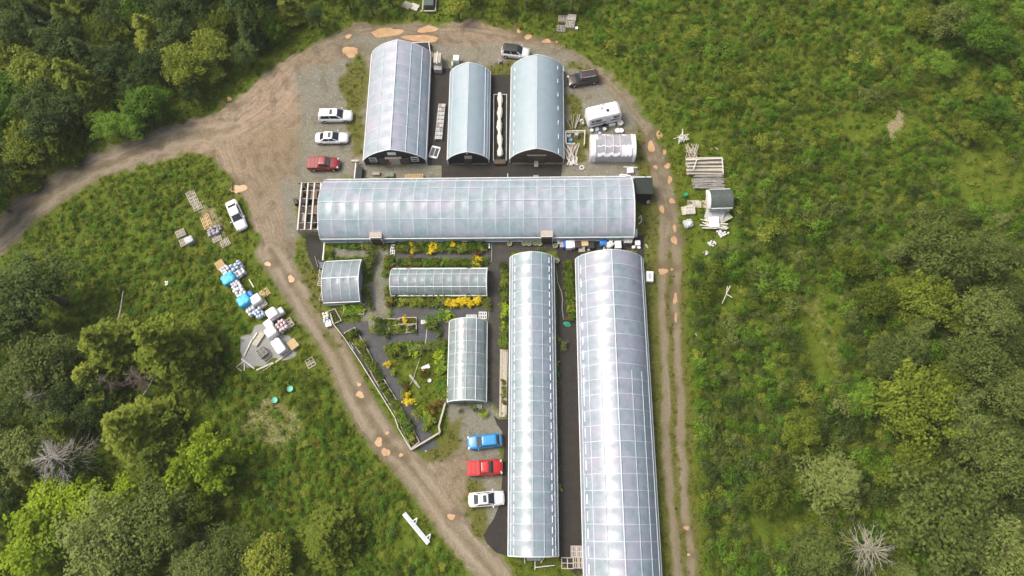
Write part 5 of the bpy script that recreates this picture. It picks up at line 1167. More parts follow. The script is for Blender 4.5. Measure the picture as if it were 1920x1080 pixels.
# timber edging: planter beds
def bed(poly, label, group=None, z=.3, m=WOOD_OLD, cat='planter bed', soil=SOIL):
    pts = [P(x, y_) for x, y_ in poly]; c = sum(pts, Vector()) / len(pts); o = empty('planter_bed', c, 0, label, cat, group)
    n_ = len(pts)
    for k in range(n_):
        mb = MB(); a = pts[k] - c; b = pts[(k + 1) % n_] - c; mb.bar(a + Vector((0, 0, z / 2 + .002 * k)), b + Vector((0, 0, z / 2 + .002 * k)), .1, z); mb.build('edge_board', m, o)
    mb = MB(); mb.add([p - c + Vector((0, 0, z * .6)) for p in pts], [tuple(range(n_))]); mb.build('soil', soil, o); return o
bed([(718, 599), (748, 599), (748, 610), (718, 610)], 'small bed of green plants, upper left of the four garden beds', 'four garden beds above the lawn')
bed([(749, 597), (781, 596), (781, 608), (749, 609)], 'small bed with one yellow plant, upper right of the four garden beds', 'four garden beds above the lawn')
bed([(730, 611), (763, 611), (763, 625), (730, 625)], 'small bed of green plants, lower left of the four garden beds', 'four garden beds above the lawn')
bed([(764, 611), (781, 610), (781, 623), (764, 624)], 'short bed of pale plants, lower right of the four garden beds', 'four garden beds above the lawn')
bed([(646, 625), (666, 615), (689, 655), (677, 664)], 'topmost section of the long diagonal bed beside the track', 'sections of the long diagonal bed')
bed([(677, 664), (689, 655), (718, 712), (706, 717)], 'second section of the long diagonal bed beside the track', 'sections of the long diagonal bed')
bed([(706, 717), (720, 711), (755, 768), (742, 776)], 'third section of the long diagonal bed beside the track', 'sections of the long diagonal bed')
bed([(742, 776), (755, 768), (787, 829), (771, 841)], 'lowest section of the long diagonal bed beside the track', 'sections of the long diagonal bed')
bed([(615, 585), (629, 580), (641, 602), (627, 608)], 'small slanted bed of seedling blocks by the small square tunnel')
bed([(645, 571), (683, 571), (683, 590), (645, 590)], 'bed of bright green leaves below the small square tunnel')
def fence(pts, label, m=PLK, h=.7, w=.07):
    ps = [P(x, y_) for x, y_ in pts]; c = ps[0].copy(); o = empty('low_fence', c, 0, label, 'fence')
    for k in range(len(ps) - 1):
        a = ps[k] - c; b = ps[k + 1] - c; mb = MB(); mb.bar(a + Vector((0, 0, h)), b + Vector((0, 0, h)), w, .12); mb.bar(a + Vector((0, 0, h * .4)), b + Vector((0, 0, h * .4)), .05, .1); mb.build('rail', m, o)
        nn = max(1, int((b - a).length / 2.4))
        for i in range(nn + (k == len(ps) - 2)):
            q = a.lerp(b, i / nn); mb = MB(); mb.box((q.x, q.y, h / 2), (.1, .1, h)); mb.build('post', m, o)
fence([(622, 590), (626, 608), (645, 632), (672, 672), (706, 726), (742, 784), (748, 803), (772, 844)], 'pale timber fence running along the diagonal track side of the garden')
fence([(772, 844), (826, 812), (824, 800), (836, 757)], 'grey timber fence closing the lower right corner of the garden', WOOD_OLD, .6, .22)
plank((655, 641), (663, 655), .07, 'thin white stake in the grass outside the diagonal bed', TRIM, group=None)
# tiny litter
for x, y_, s_, lab in ((312, 531, .5, 'white rag lying in the left meadow'), (799, 845, .22, 'small white bit in the grass under the garden corner'), (1305, 628, .25, 'small white bit in the bushes right of the track'), (1077, 127 - 0, .0, '')):
    if s_: sacks(x, y_, 20, s_, s_ * 1.5, s_ * .6, TARP_W, lab, nn=(2, 2), layers=1, group=None)
sacks(1055, 128, 20, .6, 1.0, .4, TARP_W, 'white crumpled plastic at the far right corner of the rightmost short greenhouse', nn=(2, 3), layers=1, group=None)
bpy.context.view_layer.update()
EXC = []
for o in scene.objects:
    if o.type != 'MESH' or o.get('kind') or (o.parent and o.parent.name.startswith('greenhouse')): continue
    if max(o.dimensions) > 12: continue
    cs = [o.matrix_world @ Vector(v) for v in o.bound_box]
    EXC.append((min(v.x for v in cs), max(v.x for v in cs), min(v.y for v in cs), max(v.y for v in cs)))
EXG = {}
for q in EXC:
    for i in range(int((q[0] - 2) // 4), int((q[1] + 2) // 4) + 1):
        for j in range(int((q[2] - 2) // 4), int((q[3] + 2) // 4) + 1): EXG.setdefault((i, j), []).append(q)
def blocked(x, y, m=.8):
    for q in EXG.get((int(x // 4), int(y // 4)), ()):
        if q[0] - m < x < q[1] + m and q[2] - m < y < q[3] + m: return True
    return False
# ================================================================ VEGETATION
L_DARK = leaf_mat('dark_foliage', (0.023, 0.046, 0.018), (0.052, 0.085, 0.034), (0.105, 0.145, 0.065), sc=.5)
L_OLIVE = leaf_mat('olive_foliage', (0.050, 0.078, 0.014), (0.125, 0.165, 0.030), (0.26, 0.29, 0.085), sc=.5)
L_MID = leaf_mat('green_foliage', (0.038, 0.088, 0.014), (0.086, 0.168, 0.026), (0.165, 0.265, 0.06), sc=.5)
L_GREY = leaf_mat('grey_green_foliage', (0.050, 0.075, 0.026), (0.10, 0.135, 0.055), (0.18, 0.22, 0.11), sc=.6)
L_BRIGHT = leaf_mat('bright_foliage', (0.15, 0.23, 0.014), (0.31, 0.43, 0.022), (0.46, 0.56, 0.05), sc=.6, tr=.35)
L_YELLOW = leaf_mat('yellow_foliage', (0.42, 0.32, 0.01), (0.78, 0.60, 0.015), (0.9, 0.78, 0.06), sc=1.5)
L_RUST = leaf_mat('rust_foliage', (0.08, 0.045, 0.012), (0.17, 0.09, 0.02), (0.26, 0.16, 0.04), sc=1.5)
L_PLANT = leaf_mat('potted_foliage', (0.020, 0.038, 0.009), (0.06, 0.09, 0.018), (0.15, 0.18, 0.05), sc=1.6)
L_GRASS = leaf_mat('grass_blades', (0.06, 0.09, 0.013), (0.12, 0.155, 0.024), (0.21, 0.22, 0.06), sc=.35, tr=.15)

def leaf_arrays(C, Nrm, size, rg, spread=.8, aspect=.6):
    """one folded rhombus leaf (clump) per centre"""
    n = len(C); N = Nrm + rg.normal(0, spread, (n, 3)); N /= np.linalg.norm(N, axis=1, keepdims=True) + 1e-9
    T = np.cross(N, rg.normal(0, 1, (n, 3))); T /= np.linalg.norm(T, axis=1, keepdims=True) + 1e-9
    Bt = np.cross(N, T); s = (size * rg.uniform(.6, 1.35, n))[:, None]
    v = np.stack([C - T * s * .5, C + Bt * s * .5 * aspect + N * s * .08, C + T * s * .5, C - Bt * s * .5 * aspect + N * s * .08], 1)
    return v.reshape(-1, 3)
def leaf_mesh(name, V, m, extra=None):
    n = len(V) // 4; me = bpy.data.meshes.new(name); ev = ef = None
    me.vertices.add(len(V)); me.loops.add(len(V)); me.polygons.add(n)
    me.vertices.foreach_set('co', V.astype(np.float32).ravel())
    me.loops.foreach_set('vertex_index', np.arange(len(V), dtype=np.int32)); me.polygons.foreach_set('loop_start', np.arange(0, len(V), 4, dtype=np.int32))
    me.update(calc_edges=True); me.materials.append(m); return me

def sphere_dirs(n, rg, zmin=-.3):
    d = rg.normal(0, 1, (n * 3, 3)); d /= np.linalg.norm(d, axis=1, keepdims=True); return d[d[:, 2] > zmin][:n]

def crown_round(seed, R, h0, h1, lobes, per, leaf, lobe_r=.28, pointy=.0, zmin=-.35):
    """broadleaf crown: leafy lobes spread over and inside an uneven ellipsoid"""
    rg = np.random.default_rng(seed); D = sphere_dirs(lobes, rg, zmin); lobes = len(D)
    rr = rg.uniform(.3, 1.08, lobes) ** .6; az = np.arctan2(D[:, 1], D[:, 0]); rr *= 1 + .17 * np.sin(2 * az + seed) + .14 * np.sin(5 * az + 2.3 * seed) + .08 * np.sin(9 * az + seed)
    zc = (h0 + h1) / 2; zh = (h1 - h0) / 2
    C = D * rr[:, None] * np.array([R * .78, R * .78, zh * .8]) + np.array([0, 0, zc])
    C[:, 0:2] *= (1 - pointy * np.clip((C[:, 2:3] - h0) / (h1 - h0), 0, 1))
    out = []
    for k in range(lobes):
        d = sphere_dirs(per, rg, -.45); r = lobe_r * R * rg.uniform(.4, 1.35); q = rg.uniform(.6, 1.1, (len(d), 1))
        c = C[k] + d * q * r * np.array([1, 1, .8]); c += D[k] * np.array([1, 1, .4]) * ((d @ D[k])[:, None]) * r * .7; out.append(leaf_arrays(c, d * .8 + np.array([0, 0, .7]), leaf, rg, .55))
    return np.concatenate(out)

def crown_conifer(seed, R, h0, h1, levels=16, per=10, leaf=.34, droop=.25, gap=0.0):
    rg = np.random.default_rng(seed); out = []
    for l in range(levels):
        t = l / (levels - 1); z = h0 + (h1 - h0) * t; r = R * (1 - t) ** .75 * (1 - .25 * (t < .1)) + .15
        nb = max(4, int(per * (1 - .5 * t)))
        for b in range(nb):
            if rg.random() < gap: continue
            a = 2 * math.pi * (b + rg.uniform(-.35, .35)) / nb + l * 2.4; rl = r * rg.uniform(.65, 1.15)
            k = max(3, int(rl / leaf * 3.2)); s = np.linspace(.12, 1, k)
            wdt = .32 * rl * np.sin(np.pi * np.clip(s, 0, .97)) ** .7 + .05
            for rep in range(3):
                off = rg.uniform(-1, 1, k) * wdt
                x = np.cos(a) * s * rl - np.sin(a) * off; y = np.sin(a) * s * rl + np.cos(a) * off
                zz = z - droop * rl * s ** 1.5 + rg.normal(0, .05, k) + (h1 - h0) * .02
                c = np.stack([x, y, zz], 1); n = np.stack([np.full(k, math.cos(a) * .35), np.full(k, math.sin(a) * .35), np.ones(k)], 1)
                out.append(leaf_arrays(c, n, leaf, rg, .4, .5))
    return np.concatenate(out)

def trunk_mesh(name, h, r, m, limbs=7, seed=0, R=2.0, h0=1.5):
    rr = random.Random(seed); mb = MB(); pts = [Vector((rr.uniform(-.12, .12) * k / 6 * 2, rr.uniform(-.12, .12) * k / 6 * 2, h * k / 6)) for k in range(7)]; pts[0] = Vector((0, 0, -.1))
    mb.path(pts, [r * (1.25, 1, .85, .7, .5, .32, .12)[k] for k in range(7)], 8)
    for k in range(limbs):
        t = h0 / h + (1 - h0 / h) * (k + .3) / limbs * .85; b = Vector((0, 0, h * t)); a = rr.uniform(0, 6.28); l = R * rr.uniform(.5, .85) * (1.1 - t)
        e = b + Vector((math.cos(a) * l, math.sin(a) * l, l * .5)); mid = (b + e) / 2 + Vector((0, 0, -.1))
        mb.path([b, mid, e], [r * .35, r * .22, r * .06], 5)
    me = bpy.data.meshes.new(name); me.from_pydata(mb.v, [], mb.f); me.materials.append(m); return me

# ---- library: a crown mesh and trunk mesh per kind, unit sizes in metres
LIB = {}
def reg(key, V, m, R, h, trunk=True, n=0, h0=None):
    LIB[key] = (leaf_mesh('crown', V, m), trunk_mesh('trunk', h * .9, .045 * h ** .8 + .04, BARK, seed=n, R=R, h0=h0 or h * .25) if trunk else None, R, h)
for k in range(3):
    reg('spruce%d' % k, crown_conifer(10 + k, 2.7, 1.2, 12.5, 17, 12, .36), L_DARK, 2.7, 12.5, n=k)
    reg('cedar%d' % k, crown_conifer(20 + k, 3.4, 1.0, 9.5, 15, 15, .42, .18), L_OLIVE, 3.4, 9.5, n=k)
    reg('leafy%d' % k, crown_round(30 + k, 3.6, 2.0, 9.0, 95, 60, .30, .22), L_MID, 3.6, 9, n=k)
    reg('willow%d' % k, crown_round(40 + k, 3.2, 1.5, 7.5, 90, 60, .26, .22), L_GREY, 3.2, 7.5, n=k)
    reg('darkleaf%d' % k, crown_round(50 + k, 3.6, 2.0, 10.0, 95, 60, .32, .22), L_DARK, 3.6, 10, n=k)
    reg('oliveleaf%d' % k, crown_round(60 + k, 3.4, 2.0, 8.0, 90, 60, .30, .22), L_OLIVE, 3.4, 8, n=k)
for k in range(2): reg('feather%d' % k, crown_conifer(25 + k, 3.2, 1.0, 9.0, 13, 11, .30, .30, .1), L_GREY, 3.2, 9, n=k)
reg('maple0', crown_round(70, 2.4, .6, 5.0, 75, 60, .26, .22), L_BRIGHT, 2.4, 5)
reg('maple1', crown_round(71, 2.6, .6, 4.0, 75, 60, .28, .22), L_BRIGHT, 2.6, 4)
def bushV(seed, leaf=.16, lobes=16, per=34): return crown_round(seed, 1.0, .1, 1.9, lobes, per, leaf, .36, pointy=.35, zmin=-.2)
BUSH = {}
for k, (m, nm) in enumerate(((L_OLIVE, 'o'), (L_OLIVE, 'o'), (L_MID, 'm'), (L_MID, 'm'), (L_GREY, 'g'), (L_DARK, 'd'))):
    BUSH.setdefault(nm, []).append(leaf_mesh('bush', bushV(100 + k), m))
BUSH['b'] = [leaf_mesh('bush', bushV(120), L_BRIGHT)]
WEED = [leaf_mesh('weed', crown_round(200 + k, .5, .02, .62, 8, 16, .15, .42, zmin=0.0), (L_MID, L_OLIVE, L_GRASS, L_MID, L_RUST)[k]) for k in range(5)]
def tuftV(seed):
    rg = np.random.default_rng(seed); n = 34; a = rg.uniform(0, 6.28, n); r = rg.uniform(0, .35, n); c = np.stack([np.cos(a) * r, np.sin(a) * r, rg.uniform(.04, .2, n)], 1)
    return leaf_arrays(c, np.stack([np.cos(a), np.sin(a), np.full(n, .6)], 1), .2, rg, .5, .22)
TUFT = [leaf_mesh('tuft', tuftV(300 + k), L_GRASS) for k in range(3)]

def tree(key, px, py, Rm, label, group, hscale=1.0, at=.62, name='broadleaf_tree', cat='tree', loc=None):
    """px, py: where the middle of the crown shows; the trunk stands below it"""
    cm, tm, R, h = LIB[key]; s = Rm / R; hz = s * hscale
    p = loc or P(px, py, h * hz * at)
    o = empty(name, (p.x, p.y, 0), rnd.uniform(0, 6.28), label, cat, group); o.scale = (s, s, hz)
    link('crown', cm, o); link('trunk', tm, o); return o

m_px = lambda r: r / 13.8
GB = 'big conifers in the lower left wood'
T = [('darkleaf0', 60, 540, 72, 'broad dark hazy tree at the left edge below the dirt road'), ('darkleaf1', 20, 600, 50, 'dark tree at the left edge right under the broad hazy one'), ('cedar0', 300, 640, 78, 'dense dark conifer nearest the middle of the left meadow', 1.15), ('cedar1', 345, 690, 52, 'smaller olive conifer at the lower right foot of the dense dark one'),
     ('cedar2', 190, 640, 66, 'olive conifer left of the dense dark one in the left wood'), ('willow0', 70, 690, 66, 'pale hazy grey green tree in the left wood'), ('cedar0', 165, 705, 50, 'brownish olive conifer above the big clumpy one'), ('cedar1', 240, 800, 74, 'big clumpy yellow olive conifer left of the bright green tree', 1.1),
     ('cedar2', 185, 760, 42, 'upper left shoulder conifer beside the big clumpy one'), ('cedar0', 295, 860, 60, 'lower right neighbour of the big clumpy conifer'), ('maple0', 378, 872, 60, 'bright yellow green tree standing right of the big clumpy conifer', 1.1), ('maple1', 375, 820, 26, 'small bright tip of leaves above the bright yellow green tree'), ('willow1', 30, 850, 50, 'pale green hazy tree at the left edge below the pale grey one'),
     ('darkleaf2', 105, 760, 40, 'shaded dark tree left of the big clumpy conifer'), ('willow2', 290, 975, 66, 'grey green rounded tree below the big clumpy conifer'), ('willow0', 195, 1010, 74, 'silvery willow at the bottom left'), ('willow1', 235, 1060, 50, 'silvery willow cut by the bottom edge'),
     ('maple1', 90, 950, 52, 'bright leafy tree in the bottom left corner, upper one'), ('maple0', 60, 1020, 60, 'bright leafy tree in the bottom left corner, lower one'), ('maple1', 150, 935, 46, 'bright leafy tree right of the upper corner one'), ('maple0', 230, 935, 38, 'low bright green tree under the big clumpy conifer'), ('willow2', 105, 935, 24, 'small grey tree poking out of the bright leaves'),
     ('oliveleaf0', 355, 960, 40, 'small olive tree at the right foot of the grey green rounded tree'), ('cedar2', 612, 1005, 58, 'clumpy conifer alone in the lower meadow left of the white panel', .8), ('cedar0', 640, 985, 34, 'small dark conifer on the right shoulder of the lone clumpy one', .8), ('willow0', 430, 1035, 46, 'grey green tree at the bottom between the silvery willow and lone conifer'), ('willow2', 360, 1060, 42, 'grey green tree at the bottom edge beside the silvery willow'),
     ('oliveleaf1', 500, 1050, 44, 'olive tree at the bottom edge left of the lone clumpy conifer'), ('darkleaf0', 385, 1010, 26, 'small dark round tree in the bottom meadow'), ('leafy0', 270, 195, 48, 'yellow green round tree at the edge of the upper left wood', 1.0), ('leafy1', 205, 235, 36, 'green tree below left of the yellow green round one'),
     ('leafy2', 250, 235, 30, 'low green tree just under the yellow green round one'), ('oliveleaf2', 110, 240, 34, 'pale olive tree at the lower rim of the upper left wood'), ('oliveleaf0', 150, 215, 28, 'small olive tree in the middle rim of the upper left wood')]
for t_ in T: tree(t_[0], t_[1], t_[2], m_px(t_[3]), t_[4], None, hscale=(t_[5] if len(t_) > 5 else 1.0) * (.68 if t_[0][:5] == 'cedar' else .75), name='conifer_tree' if t_[0][:5] == 'cedar' else ('maple_tree' if t_[0][:5] == 'maple' else 'broadleaf_tree'))
T2 = [('willow0', 1760, 470, 62, 'grey green broad tree below the hazy clearing on the right'), ('willow1', 1855, 480, 46, 'grey green tree at the right edge beside the broad one'), ('oliveleaf0', 1740, 560, 48, 'olive tree below the broad grey green one'), ('willow2', 1850, 590, 52, 'hazy grey green tree at the right edge, middle height'),
      ('oliveleaf1', 1640, 560, 36, 'small olive tree left of the tall grey green ones'), ('oliveleaf2', 1600, 490, 32, 'round olive tree right of the upper dry strip'), ('feather1', 1710, 660, 58, 'tall spiky conifer above the round olive crowns', .8), ('willow0', 1830, 670, 50, 'pale tree above the gap on the right side'), ('leafy0', 1620, 750, 30, 'yellowish green tree, brightest of the right wood'),
      ('oliveleaf0', 1710, 760, 68, 'broad olive crown above the dark gap in the right wood'), ('willow1', 1800, 800, 48, 'grey pointed crown right of the dark gap'), ('willow2', 1900, 740, 44, 'hazy crown at the right edge above the lowest group'), ('feather0', 1580, 900, 66, 'widest spiky conifer in the lower right wood', .7), ('willow0', 1770, 975, 88, 'largest rounded crown of the lower right wood', .8),
      ('feather1', 1550, 1045, 56, 'feathery conifer with star shaped branches near the bottom edge', .7), ('willow1', 1880, 870, 56, 'pale crown at the lower right edge'), ('willow2', 1870, 1030, 60, 'hazy crown in the bottom right corner'), ('oliveleaf1', 1720, 860, 40, 'brownish crown leaning into the dark gap'), ('oliveleaf2', 1440, 930, 38, 'small bright crown left of the widest spiky conifer'),
      ('oliveleaf0', 1500, 810, 36, 'medium olive crown left of the yellowish tree'), ('leafy1', 1840, 60, 44, 'round crown near the top right corner'), ('willow1', 1780, 40, 40, 'grey crown at the top edge right side'), ('leafy2', 1520, 290, 17, 'yellow green round bush tree in the upper right thicket'), ('oliveleaf2', 1820, 245, 22, 'dark round bush tree at the right beside the hazy clearing'), ('leafy0', 1315, 718, 14, 'bright round sapling beside the track, upper of two'), ('leafy1', 1318, 762, 15, 'bright round sapling beside the track, lower of two'), ('leafy2', 1445, 215, 14, 'pale tipped sapling in the upper right thicket')]
for t_ in T2: tree(t_[0], t_[1], t_[2], m_px(t_[3]), t_[4], None, hscale=t_[5] if len(t_) > 5 else 1.0, name='conifer_tree' if t_[0][:5] in ('cedar', 'spruc', 'feath') else 'broadleaf_tree')

def in_poly(x, y, poly):
    c = False; n = len(poly)
    for i in range(n):
        x1, y1 = poly[i]; x2, y2 = poly[(i + 1) % n]
        if (y1 > y) != (y2 > y) and x < (x2 - x1) * (y - y1) / (y2 - y1) + x1: c = not c
    return c
def poisson(poly, sp, tries, r, spf=None):
    xs = [p[0] for p in poly]; ys = [p[1] for p in poly]; out = []; cell = {}
    for _ in range(tries):
        x = r.uniform(min(xs), max(xs)); y = r.uniform(min(ys), max(ys))
        if not in_poly(x, y, poly): continue
        s = spf(x, y) if spf else sp
        if s is None: continue
        i, j = int(x / sp), int(y / sp); ok = True
        for a in range(i - 2, i + 3):
            for b in range(j - 2, j + 3):
                for q in cell.get((a, b), ()):
                    if (q[0] - x) ** 2 + (q[1] - y) ** 2 < s * s: ok = False; break
                if not ok: break
            if not ok: break
        if ok: cell.setdefault((i, j), []).append((x, y)); out.append((x, y))
    return out
r = random.Random(21)
for x, y_ in poisson([(-60, -60), (600, -60), (540, 30), (470, 95), (400, 150), (330, 200), (240, 235), (150, 262), (60, 320), (0, 370), (-60, 420)], 46, 5000, r):
    k = r.choice(['spruce0', 'cedar2', 'cedar1', 'darkleaf0', 'darkleaf1', 'oliveleaf1', 'darkleaf2', 'darkleaf0', 'leafy0'])
    if y_ > 190 and k[0] == 's': k = 'darkleaf1'
    s = r.uniform(2.4, 4.0) if k[0] != 's' else r.uniform(2.2, 3.0)
    edge_ = in_poly(x, y_ + 45, [(-60, -60), (600, -60), (540, 30), (470, 95), (400, 150), (330, 200), (240, 235), (150, 262), (60, 320), (0, 370), (-60, 420)])
    if not edge_: s *= .7
    kind_ = 'spruce_tree' if k[0] == 's' else 'conifer_tree' if k[0] == 'c' else 'broadleaf_tree'
    lab = {'s': 'dark spruce among the crowded trees of the upper left wood', 'd': 'dark leafy tree in the crowded upper left wood', 'o': 'olive tinted tree in the crowded upper left wood', 'l': 'mid green tree in the crowded upper left wood', 'c': 'olive conifer in the crowded upper left wood'}[k[0]]
    lab = lab.replace('in the crowded upper left wood', 'in the upper left wood').replace('among the crowded trees of the upper left wood', 'in the upper left wood')
    lab += ', ' + ('top edge' if y_ < 60 else 'middle depth' if y_ < 150 else 'lower rim') + (', far left' if x < 150 else ', left half' if x < 300 else ', right half' if x < 450 else ', near the track')
    tree(k, x, y_, s, lab, 'trees of the upper left wood', hscale=.62 if k[0] == 's' else .8, name=kind_)
for x, y_ in poisson([(600, -60), (760, -60), (745, -5), (690, 12), (600, 30), (560, 40)], 38, 600, r) + poisson([(830, -60), (1110, -60), (1100, 5), (960, 20), (850, 15)], 34, 600, r):
    tree(r.choice(['darkleaf0', 'oliveleaf0', 'darkleaf2']), x, y_, r.uniform(1.2, 2.0), 'low dark tree on the wooded bank along the top edge', 'low trees along the top edge')
GD = 'trees filling the lower left wood'
for x, y_ in poisson([(-80, 640), (40, 620), (130, 640), (200, 720), (160, 800), (120, 900), (-20, 940), (-80, 1150)], 50, 900, r):
    k = r.choice(['darkleaf0', 'darkleaf1', 'cedar1', 'willow1'])
    tree(k, x, y_, r.uniform(1.7, 2.6), {'d': 'shaded dark tree', 'c': 'shaded olive conifer', 'w': 'grey green tree'}[k[0]] + ' in the lower left wood, ' + ('top part' if y_ < 720 else 'middle part' if y_ < 860 else 'bottom part') + (', cut by the left edge' if x < 30 else ', further in'), GD)
for x, y_ in poisson([(1690, 430), (1990, 400), (1990, 1140), (1660, 1140), (1740, 900), (1660, 700)], 62, 1500, r):
    k = r.choice(['willow0', 'feather0', 'oliveleaf1', 'willow2', 'oliveleaf0', 'feather1'])
    tree(k, x, y_, r.uniform(1.8, 2.9), {'w': 'grey green tree', 'f': 'feathery conifer', 'o': 'olive tree'}[k[0]] + ' of the right wood, ' + ('just below the hazy clearing' if y_ < 560 else 'around mid height' if y_ < 740 else 'beside the dark gap' if y_ < 900 else 'near the bottom edge') + (', inner side' if x < 1760 else ', toward the right edge' if x < 1860 else ', at the right edge'), 'trees filling the lower right wood', hscale=.8)
for x, y_ in poisson([(1690, -60), (1990, -60), (1990, 260), (1850, 200), (1720, 90)], 55, 900, r):
    tree(r.choice(['willow0', 'leafy1', 'oliveleaf1']), x, y_, r.uniform(1.2, 2.3), 'hazy tree in the top right wood', 'trees of the top right wood', hscale=.8)

# dead trees
def dead(px, py, R, h, label, seed, n=46, lean=(0, 0), m=BARK_GREY, start=.15):
    rr = random.Random(seed); p = P(px, py, h * .5); o = empty('dead_tree', (p.x, p.y, 0), 0, label, 'dead tree')
    mb = MB(); tip = Vector((lean[0], lean[1], h)); mb.path([Vector((0, 0, 0)), tip * .5 + Vector((.1, 0, 0)), tip], [.16, .1, .03], 7); mb.build('trunk', m, o)
    mb = MB()
    for k in range(n):
        t = start + (1 - start) * k / n; b = tip * t; a = rr.uniform(0, 6.28); l = R * (1.05 - t * .65) * rr.uniform(.6, 1.1)
        d = Vector((math.cos(a), math.sin(a), rr.uniform(-.1, .35))); e = b + d * l; q = b + d * l * .5 + Vector((0, 0, .12 * l))
        mb.path([b, q, e], [.045, .032, .012], 4)
        for s_ in range(5):
            u = rr.uniform(.3, .95); bb = b.lerp(e, u) + Vector((0, 0, .1 * l * (1 - u))); aa = a + rr.choice((-1, 1)) * rr.uniform(.4, .9); ll = l * .3 * rr.uniform(.5, 1.2)
            mb.path([bb, bb + Vector((math.cos(aa) * ll, math.sin(aa) * ll, rr.uniform(-.05, .2) * ll))], [.02, .008], 3)
    mb.build('branches', m, o); return o
dead(122, 862, 4.6, 7.5, 'bleached bare dead tree in the lower left wood', 1, 95)
dead(270, 712, 2.6, 6.5, 'dark leafless tree with a broken pale trunk between the conifers', 2, 60, m=mat('brown_dead_wood', (.17, .13, .11), .9, .3, 4))
dead(215, 722, 2.0, 6.5, 'grey leafless branches left of the broken pale trunk', 3, 40, m=bpy.data.materials['brown_dead_wood'])
dead(95, 750, 2.4, 7.5, 'hazy grey dead conifer with level branches at the left', 4, 50, m=mat('faded_dead_wood', (.25, .22, .19), .9, .3, 4))
dead(1622, 1030, 4.3, 6.5, 'half bare tree with pale twigs beside the feathery conifer', 5, 62, m=mat('pale_dead_wood', (.34, .33, .25), .9, .3, 4))
for a, b, w_, lab in (((231, 545), (216, 622), .14, 'thin white birch trunk leaning in the left meadow'), ((296, 690), (266, 745), .1, 'long pale branch across the dark leafless tree')):
    mb = MB(); c = P(*b, 1.0); mb.path([P(*b, 1.0) - c, P((a[0] + b[0]) / 2 + 2, (a[1] + b[1]) / 2, 2.4) - c, P(*a, 3.6) - c], [w_, w_ * .7, w_ * .3], 7); tag(mb.build('fallen_trunk', BARK_GREY, loc=c), lab, 'trunk')

# ---------------------------------------------------------------- saplings and bushes

def spf(x, y):
    p = P(x, y)
    if blocked(p.x, p.y): return None
    if f_at('d_road', p.x, p.y) < 1.0: return None
    if f_at('dry', p.x, p.y) > .5: return None
    return 13.5
def open_patch(x, y):
    for px_, py_, rx_, ry_ in ((1850, 330, 70, 60), (1470, 985, 80, 45), (1540, 620, 40, 90), (1320, 345, 50, 110), (1320, 450, 40, 20), (1675, 960, 22, 90), (1640, 230, 90, 30)):
        if ((x - px_) / rx_) ** 2 + ((y - py_) / ry_) ** 2 < 1: return True
    return False
r = random.Random(5)
TH = [(1090, -40), (1960, -40), (1960, 1120), (1335, 1120), (1315, 900), (1305, 700), (1300, 520), (1300, 440), (1375, 430), (1385, 330), (1290, 240), (1240, 180), (1190, 120), (1130, 75), (1095, 20)]
pts = poisson(TH, 14, 70000, r, spf)
big = []; small = []
for (x, y_) in pts:
    if open_patch(x, y_) and r.random() < .93: continue
    dens = .5 + .5 * math.sin(x * .021 + 1.3) * math.cos(y_ * .017 + .4)
    R_ = r.uniform(.42, .78) * (1 + .6 * (r.random() < .16)) * (1 + .25 * dens) * (1.15 if y_ > 400 else 1.0)
    big.append((R_, x, y_, r.uniform(.8, 1.5), r.choices('ommggd' if y_ > 350 else 'ommogm', k=1)[0]))
big.sort(reverse=True); BUSHPTS = big[300:]
def region(x, y):
    v = 'upper' if y < 240 else 'upper middle' if y < 440 else 'lower middle' if y < 700 else 'lowest'
    h = 'next to the rutted track' if x < 1400 else 'in its left half' if x < 1560 else 'in its right half' if x < 1740 else 'at the right edge of the picture'
    return v + ' part, ' + h
LABB = {'o': 'olive green bush of the thicket, ', 'm': 'fresh green bush of the thicket, ', 'g': 'grey green bush of the thicket, ', 'd': 'dark green bush of the thicket, '}
proto = {}
def bush(kind_, x, y_, R_, hs, label, group, name='bush', cat='bush', z=0.0, vi=None):
    ms = BUSH[kind_]; me = ms[vi if vi is not None else int(x * 7 + y_ * 3) % len(ms)]
    o = link(name, me, None, 0, P(x, y_, R_ * hs * .9 + z) - Vector((0, 0, R_ * hs * .9)), 0); o.rotation_euler = (0, 0, (x * 1.7 + y_) % 6.28)
    o.scale = (R_, R_, R_ * hs); proto.setdefault(me.name, o); return tag(o, label, cat, group)
for R_, x, y_, hs, k in big[:300]:
    bush(k, x, y_, R_, hs, LABB[k] + region(x, y_), 'bushes of the thicket right of the track')

# scattered bushes: left meadow, bank, verges
def spm(x, y):
    p = P(x, y)
    if blocked(p.x, p.y): return None
    return None if f_at('d_road', p.x, p.y) < 1.2 or f_at('dry', p.x, p.y) > .6 else 30
MEAD = [(60, 420), (180, 345), (300, 305), (380, 320), (330, 400), (400, 470), (440, 560), (440, 700), (560, 690), (640, 730), (760, 880), (860, 1020), (890, 1080), (680, 1080), (480, 1000), (420, 900), (420, 790), (350, 720), (280, 560), (110, 560), (40, 470)]
mp = poisson(MEAD, 27, 3500, r, spm)
for x, y_ in mp[:115]:
    k = r.choice('mmmod'); bush(k, x, y_, r.uniform(.35, .8), r.uniform(.5, .9), {'m': 'fresh green low bush in the left meadow', 'o': 'olive low bush in the left meadow', 'd': 'dark low bush in the left meadow'}[k] + (', above the pallets' if y_ < 480 else ', beside the wrapped stacks' if y_ < 700 else ', around the dry patch' if y_ < 860 else ', near the long white panel') + (', left part' if x < 300 else ', middle part' if x < 520 else ', track side'), 'low bushes of the left meadow', name='meadow_shrub')
